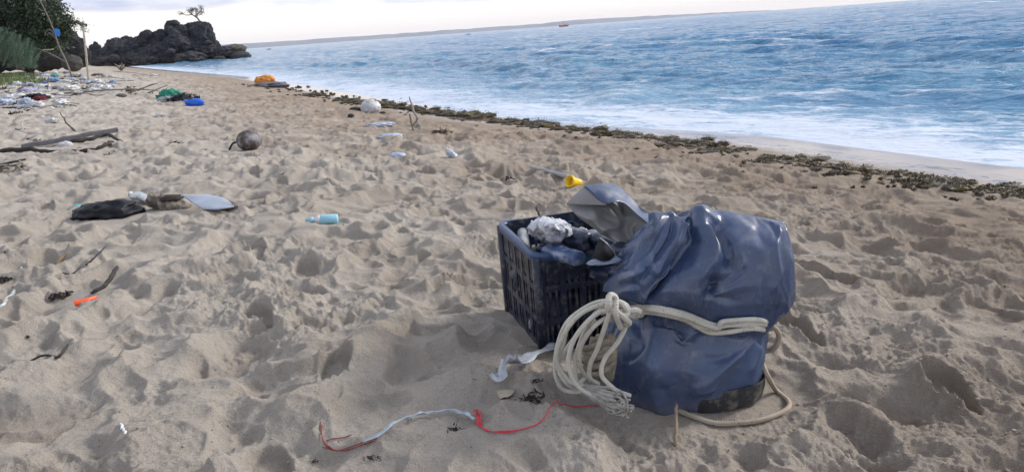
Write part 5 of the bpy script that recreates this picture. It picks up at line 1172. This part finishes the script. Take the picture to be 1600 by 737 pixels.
# plastic strips & red string
def follow(pts, lift, n=8):
    Q = catmull([gpt(a, b, 0) for a, b in pts], n); X_ = np.array([q_.x for q_ in Q]); Y2 = np.array([q_.y for q_ in Q]); Z = sand_z(X_, Y2)[0]
    Zs = np.convolve(np.pad(Z, 3, mode='edge'), np.ones(7) / 7, mode='valid'); Z = np.maximum(Z, Zs)
    Z2 = np.maximum(Z, np.maximum(np.roll(Z, 1), np.roll(Z, -1)) - .002); Z2[0] = Z[0]; Z2[-1] = Z[-1]
    return [Vector((a, b, c + lift)) for a, b, c in zip(X_, Y2, Z2)]
def ribbon(name, pts, w_, mat, label, cat, seed=0, lift=.012, w2=None):
    P0 = follow(pts, lift, 7); o_ = P0[0].copy(); V = []; n = len(P0)
    for i, p in enumerate(P0):
        t_ = (P0[min(i + 1, n - 1)] - P0[max(0, i - 1)]).normalized(); sd_ = t_.cross(Vector((0, 0, 1))).normalized(); tw = mn.noise(Vector((i * .22, seed, 0))) * 1.6; ww = (w_ + ((w2 if w2 is not None else w_) - w_) * i / n) * (1 + .5 * mn.noise(Vector((i * .5, seed, 4))))
        up_ = sd_.cross(t_)
        for k_ in range(5):
            u = (k_ / 4 - .5) * ww * 2; fold = .25 * ww * math.sin(k_ * 2.1 + i * .35); V.append(p + sd_ * u * math.cos(tw) + up_ * (abs(u * math.sin(tw)) + fold + .3 * ww) - o_)
    Fs = [(i * 5 + k_, i * 5 + k_ + 1, i * 5 + 6 + k_, i * 5 + 5 + k_) for i in range(n - 1) for k_ in range(4)]
    o = add(name, V, Fs, mat, loc=o_); solid(o, .0008); return tag(o, label, cat)
stripm = simple('pale_strip_plastic', (.42, .45, .50), .35, .25, 30, .003, 50, dirt=(.32, .27, .22), dirtamt=.3)
ribbon('plastic_strip', [(568, 698), (600, 682), (630, 668), (660, 660), (685, 652), (705, 648), (722, 656), (742, 666)], .0062, simple('blue_grey_strip', (.36, .43, .50), .4, .3, 30, .003, 50, dirt=(.28, .24, .2), dirtamt=.3), 'blue-grey plastic strip knotted to the red string', 'plastic strip', 3)
ribbon('plastic_strip', [(872, 548), (850, 564), (825, 578), (800, 588), (785, 597), (774, 604)], .020, stripm, 'wide whitish plastic strip trailing from behind the rope coil', 'plastic strip', 6, .02)
rs = empty('red_string', gpt(755, 675)); ro2 = rs.location.copy(); redm = simple('red_twine', (.62, .03, .05), .6, .2, 40)
mb = MB(); tube(mb, ([q_ - ro2 for q_ in follow(((741, 667), (757, 675), (790, 678), (820, 674), (850, 656), (885, 642), (925, 636), (940, 634)), .004)]), .0016, 6, .2); mb.build('strand', redm, rs)
mb = MB(); tube(mb, [q_ - ro2 for q_ in follow(((745, 668), (758, 677), (792, 677), (812, 676)), .006)], .0015, 6, .2)
for i in range(9): tube(mb, catmull([gpt(752 + random.uniform(-4, 4), 672 + random.uniform(-3, 5), .008) - ro2, gpt(748 + random.uniform(-6, 6), 660 + random.uniform(-3, 3), .015) - ro2, gpt(743 + random.uniform(-5, 6), 646 + random.uniform(-2, 6), .012) - ro2], 5), .0013, 5)
mb.build('frayed_knot', redm, rs); tag(rs, 'thin bright red string running to the frayed end of the white rope', 'string')
rs = empty('dark_red_string', gpt(540, 700)); ro2 = rs.location.copy(); drm = simple('faded_red_twine', (.26, .05, .045), .8, .3, 40); mb = MB()
for pts in (((501, 660), (503, 680), (510, 698), (530, 705), (555, 700), (585, 690)), ((510, 690), (530, 686), (550, 684)), ((505, 700), (525, 703), (560, 694), (590, 686)), ((503, 665), (505, 690), (520, 702))): tube(mb, [q_ - ro2 for q_ in follow(pts, .003, 7)], .0014, 5, .2)
mb.build('strand', drm, rs); tag(rs, 'loose dark red string tangle left of the blue-grey plastic strip', 'string')
# flat pale leaf near the strip
V, Fs = patch([[gpt(a, b, .012) - gpt(790, 620) for a, b in row] for row in (((775, 615), (790, 612), (806, 615)), ((778, 622), (790, 620), (800, 622)), ((782, 630), (788, 628), (794, 628)))], 4, 4)
solid(tag(add('pale_leaf', V, Fs, simple('sandy_leaf', (.42, .36, .28), .8), loc=gpt(790, 620)), 'sand-coloured dry leaf below the wide whitish strip', 'leaf'), .001)

# ---- seaweed line
WPX = [(390, 133), (430, 138), (470, 147), (540, 158), (620, 168), (700, 178), (760, 186), (800, 190), (850, 199), (930, 207), (1000, 215), (1060, 224), (1100, 231), (1200, 247), (1290, 262), (1350, 273), (1450, 286), (1540, 297), (1600, 305), (1680, 318)]
WW = [onsand(a, b, False) for a, b in WPX]
M = MT('sargassum'); c = M.ramp(M.noise(9, 6, .7), [(.35, (.020, .014, .008)), (.52, (.062, .044, .018)), (.68, (.17, .125, .038))]); WM = M.out(Base_Color=c, Roughness=.6)
def weed_clump(V, Fs, c, sx, sy, h, n, rnd, ls):
    b0 = len(V); iv, fv = ico(2); ph = rnd.uniform(0, 50)
    for v in iv:
        q_ = 1 + .45 * mn.noise(v * 1.9 + Vector((ph, 0, 0))); V.append((c.x + v.x * sx * q_ * .8, c.y + v.y * sy * q_ * .8, c.z + (v.z * h * q_) * .55))
    Fs += [tuple(i + b0 for i in f_) for f_ in fv]
    for _ in range(n):
        a = rnd.uniform(0, 6.28); e_ = rnd.uniform(0, 1.5); rr_ = rnd.uniform(.75, 1.05)
        p = Vector((c.x + math.cos(a) * math.cos(e_) * sx * rr_, c.y + math.sin(a) * math.cos(e_) * sy * rr_, c.z + math.sin(e_) * h * rr_)); d1 = Vector((rnd.gauss(0, 1), rnd.gauss(0, 1), rnd.gauss(.3, .8))).normalized() * ls * rnd.uniform(.5, 1.3); d2 = d1.cross(Vector((rnd.gauss(0, 1), rnd.gauss(0, 1), rnd.gauss(0, 1)))).normalized() * ls * .35
        i = len(V); V += [p - d2, p + d2, p + d1 + d2 * .6, p + d1 - d2 * .6]; Fs.append((i, i + 1, i + 2, i + 3))
rnd = random.Random(12); V = []; Fs = []
tot = [0]
for a, b in zip(WW, WW[1:]): tot.append(tot[-1] + (b - a).length)
def wl_at(px):
    for (a, p0), (b, p1) in zip(zip(WPX, WW), zip(WPX[1:], WW[1:])):
        if a[0] <= px <= b[0]: t_ = (px - a[0]) / (b[0] - a[0]); return p0.lerp(p1, t_), (p1 - p0).normalized()
    return WW[-1], (WW[-1] - WW[-2]).normalized()
def put_weed(px, off, big=1.0):
    p, dr = wl_at(px); nn_ = Vector((dr.y, -dr.x, 0)); p = p + Vector((nn_.x, nn_.y, 0)) * off; k = psize(p); sx = k * rnd.uniform(2.5, 7) * rnd.uniform(.6, 1.6) * big + .012; z_ = gz(p.x, p.y)
    weed_clump(V, Fs, Vector((p.x, p.y, z_ + sx * .12)), sx, sx * rnd.uniform(.6, 1), sx * rnd.uniform(.22, .5), 46, rnd, max(.011, 1.2 * k))
for i in range(900):
    px = rnd.uniform(480, 1640); cl_ = .5 + .5 * mn.noise(Vector((px * .02, 0, 0))) + .2 * mn.noise(Vector((px * .08, 4, 0)))
    cl_ = float(sst(.25, .75, np.float64(cl_)))
    if rnd.random() > cl_ * 1.1 + .08: continue
    off = rnd.gauss(0, .12 + .12 * rnd.random()); put_weed(px, off, .95 + .95 * cl_)
for i in range(130): put_weed(rnd.uniform(480, 1600), abs(rnd.gauss(.3, .5)), .3)
for i in range(6): put_weed(rnd.uniform(700, 1600), -abs(rnd.gauss(.2, .2)), .28)
# older dark litter band at the far shore
for i in range(220): put_weed(rnd.uniform(392, 720), rnd.gauss(-.3, .45), .35)
tag(add('seaweed', V, Fs, WM, smooth=False), 'brown sargassum seaweed strewn in a line along the edge of the water', 'seaweed', kind='stuff')
for i, (px, py, sx, sy, lab) in enumerate([(1350, 270, 21, 5, 'long flat seaweed clump on the wet sand above the seaweed line'), (1530, 292, 22, 6, 'flat seaweed mat on the wet sand near the right edge'), (1590, 306, 24, 6, 'dark seaweed mat cut by the right edge of the picture'), (1490, 293, 26, 10, 'largest yellow-brown seaweed mound in the line'), (1545, 309, 9, 5, 'round dark seaweed lump below the flat mat'), (1300, 274, 34, 5, 'seaweed ridge below the long flat clump'), (1180, 232, 8, 2.5, 'small seaweed clump alone on the wet sand'), (1124, 226, 14, 5, 'seaweed clump standing beside the round dark lump'), (1109, 229, 5, 3, 'round dark lump of seaweed beside the clump'), (945, 207, 24, 6, 'thick seaweed mound behind the yellow cup'), (1080, 222, 16, 5, 'seaweed mound left of the wet sand gap'), (770, 187, 3, 2, 'tiny dark seaweed speck on the wet sand'), (1430, 290, 22, 6, 'seaweed mound left of the largest one'), (1200, 250, 26, 6, 'seaweed mound in the middle of the line right of the bag')]):
    p = onsand(px, py + sy, False); k = psize(p); p.z = gz(p.x, p.y); V = []; Fs = []
    for j in range(max(2, int(sx / 3.2))):
        c = Vector((rnd.uniform(-.8, .8) * sx * k, rnd.gauss(0, .35) * sx * k * .4, sy * k * .4)); r_ = sy * k * rnd.uniform(.7, 1.2) * 1.1; weed_clump(V, Fs, c, r_ * 1.2, r_, r_ * .8, 110, rnd, 1.3 * k)
    tag(add('seaweed_clump', V, Fs, WM, smooth=False, loc=p), lab, 'seaweed')

# ---- loose crumbs of sand and shell bits
rnd = random.Random(33); V = []; Fs = []; iv, fv = ico(1)
for i in range(1700):
    px = rnd.uniform(-40, 1640); py = 330 + 400 * rnd.random()
    if rnd.random() < .4: px = rnd.uniform(1150, 1640)
    p = atz(px, py, 0); s_ = rnd.choice([.0015, .002, .0025, .003, .005]) * rnd.uniform(.7, 1.3); V.append((p.x, p.y, s_))
xs = np.array([v[0] for v in V]); ys = np.array([v[1] for v in V]); zs = sand_z(xs, ys)[0]; pts = [(a, b, c, v[2]) for a, b, c, v in zip(xs, ys, zs, V)]; V = []
for (a, b, c, s_) in pts:
    b0 = len(V); ph = rnd.random() * 40
    for v in iv: q_ = s_ * (1 + .95 * mn.noise(v * 1.4 + Vector((ph, 0, 0)))); V.append((a + v.x * q_, b + v.y * q_, c + v.z * q_ * .6))
    Fs += [tuple(i + b0 for i in f_) for f_ in fv]
tag(add('sand_crumbs', V, Fs, simple('sand_crumb', (.34, .285, .225), .95, .3, 60, .002, 200)), 'crumbs of clumped sand scattered over the trampled beach', 'sand', kind='stuff')

# ---- boats far out
def boat(px, py, Y, L_, hullm, label, mast=True):
    p = atY(px, py, Y); p.z = WL + .1; e = empty('fishing_boat', p); rows = []
    for j, (w_, z_) in enumerate(((.05, -.1), (.5, .0), (1, .12))):
        rows.append([Vector((L_ * t_, w_ * L_ * .11 * math.sin(math.pi * (t_ + .5)) ** .6 if abs(t_) < .5 else 0, L_ * z_ + L_ * .10 * (2 * t_) ** 4 * (j / 2))) for t_ in np.linspace(-.5, .5, 11)])
    V = []; Fs = []
    for sgn in (-1, 1):
        b = len(V)
        for r_ in rows:
            for v in r_: V.append((v.x, v.y * sgn, v.z))
        Fs += [(b + j * 11 + i, b + j * 11 + i + 1, b + (j + 1) * 11 + i + 1, b + (j + 1) * 11 + i) for j in range(2) for i in range(10)]
    add('hull', V, Fs, hullm, e, False)
    mb = MB(); mb.box((L_ * .1, 0, L_ * .17), (L_ * .14, L_ * .07, L_ * .07)); mb.box((L_ * .1, 0, L_ * .25), (L_ * .17, L_ * .085, L_ * .008)); mb.build('cabin', simple('boat_cabin_paint', (.62, .58, .52), .5), e, False)
    if mast:
        mb = MB(); tube(mb, [Vector((-L_ * .1, 0, L_ * .1)), Vector((-L_ * .1, 0, L_ * .6))], L_ * .012, 6); tube(mb, [Vector((-L_ * .1, 0, L_ * .55)), Vector((-L_ * .45, 0, L_ * .3))], L_ * .009, 6); tube(mb, [Vector((-L_ * .1, 0, L_ * .55)), Vector((L_ * .35, 0, L_ * .28))], L_ * .007, 6); mb.build('mast', simple('boat_mast', (.25, .12, .08), .6), e)
    return tag(e, label, 'boat')
boat(881, 44, 900, 11, simple('rust_red_hull', (.65, .10, .03), .6), 'small reddish fishing boat with a mast far out on the horizon')
boat(420, 78, 420, 2.6, simple('white_hull', (.7, .7, .7), .5), 'tiny white boat on the water right of the headland', False)
boat(732, 62, 420, 3, MC['white_hull'], 'tiny white boat in mid sea left of the reddish one', False)

# ---- sea air
M = MT('sea_haze'); M.n.remove(M.b); pv = M.node('ShaderNodeVolumePrincipled'); pv.inputs['Color'].default_value = (.90, .94, 1.0, 1); pv.inputs['Density'].default_value = .00007; M.l.new(pv.outputs[0], M.n['Material Output'].inputs['Volume'])
zlo, zhi = -12.0, 64.0; o = add('haze', [(x_ * 6400, y_ * 6400, z_) for x_ in (-1, 1) for y_ in (-1, 1) for z_ in (zlo, zhi)], [(0, 1, 3, 2), (4, 6, 7, 5), (0, 4, 5, 1), (2, 3, 7, 6), (0, 2, 6, 4), (1, 5, 7, 3)], M.m, smooth=False)
tag(o, kind='stuff')
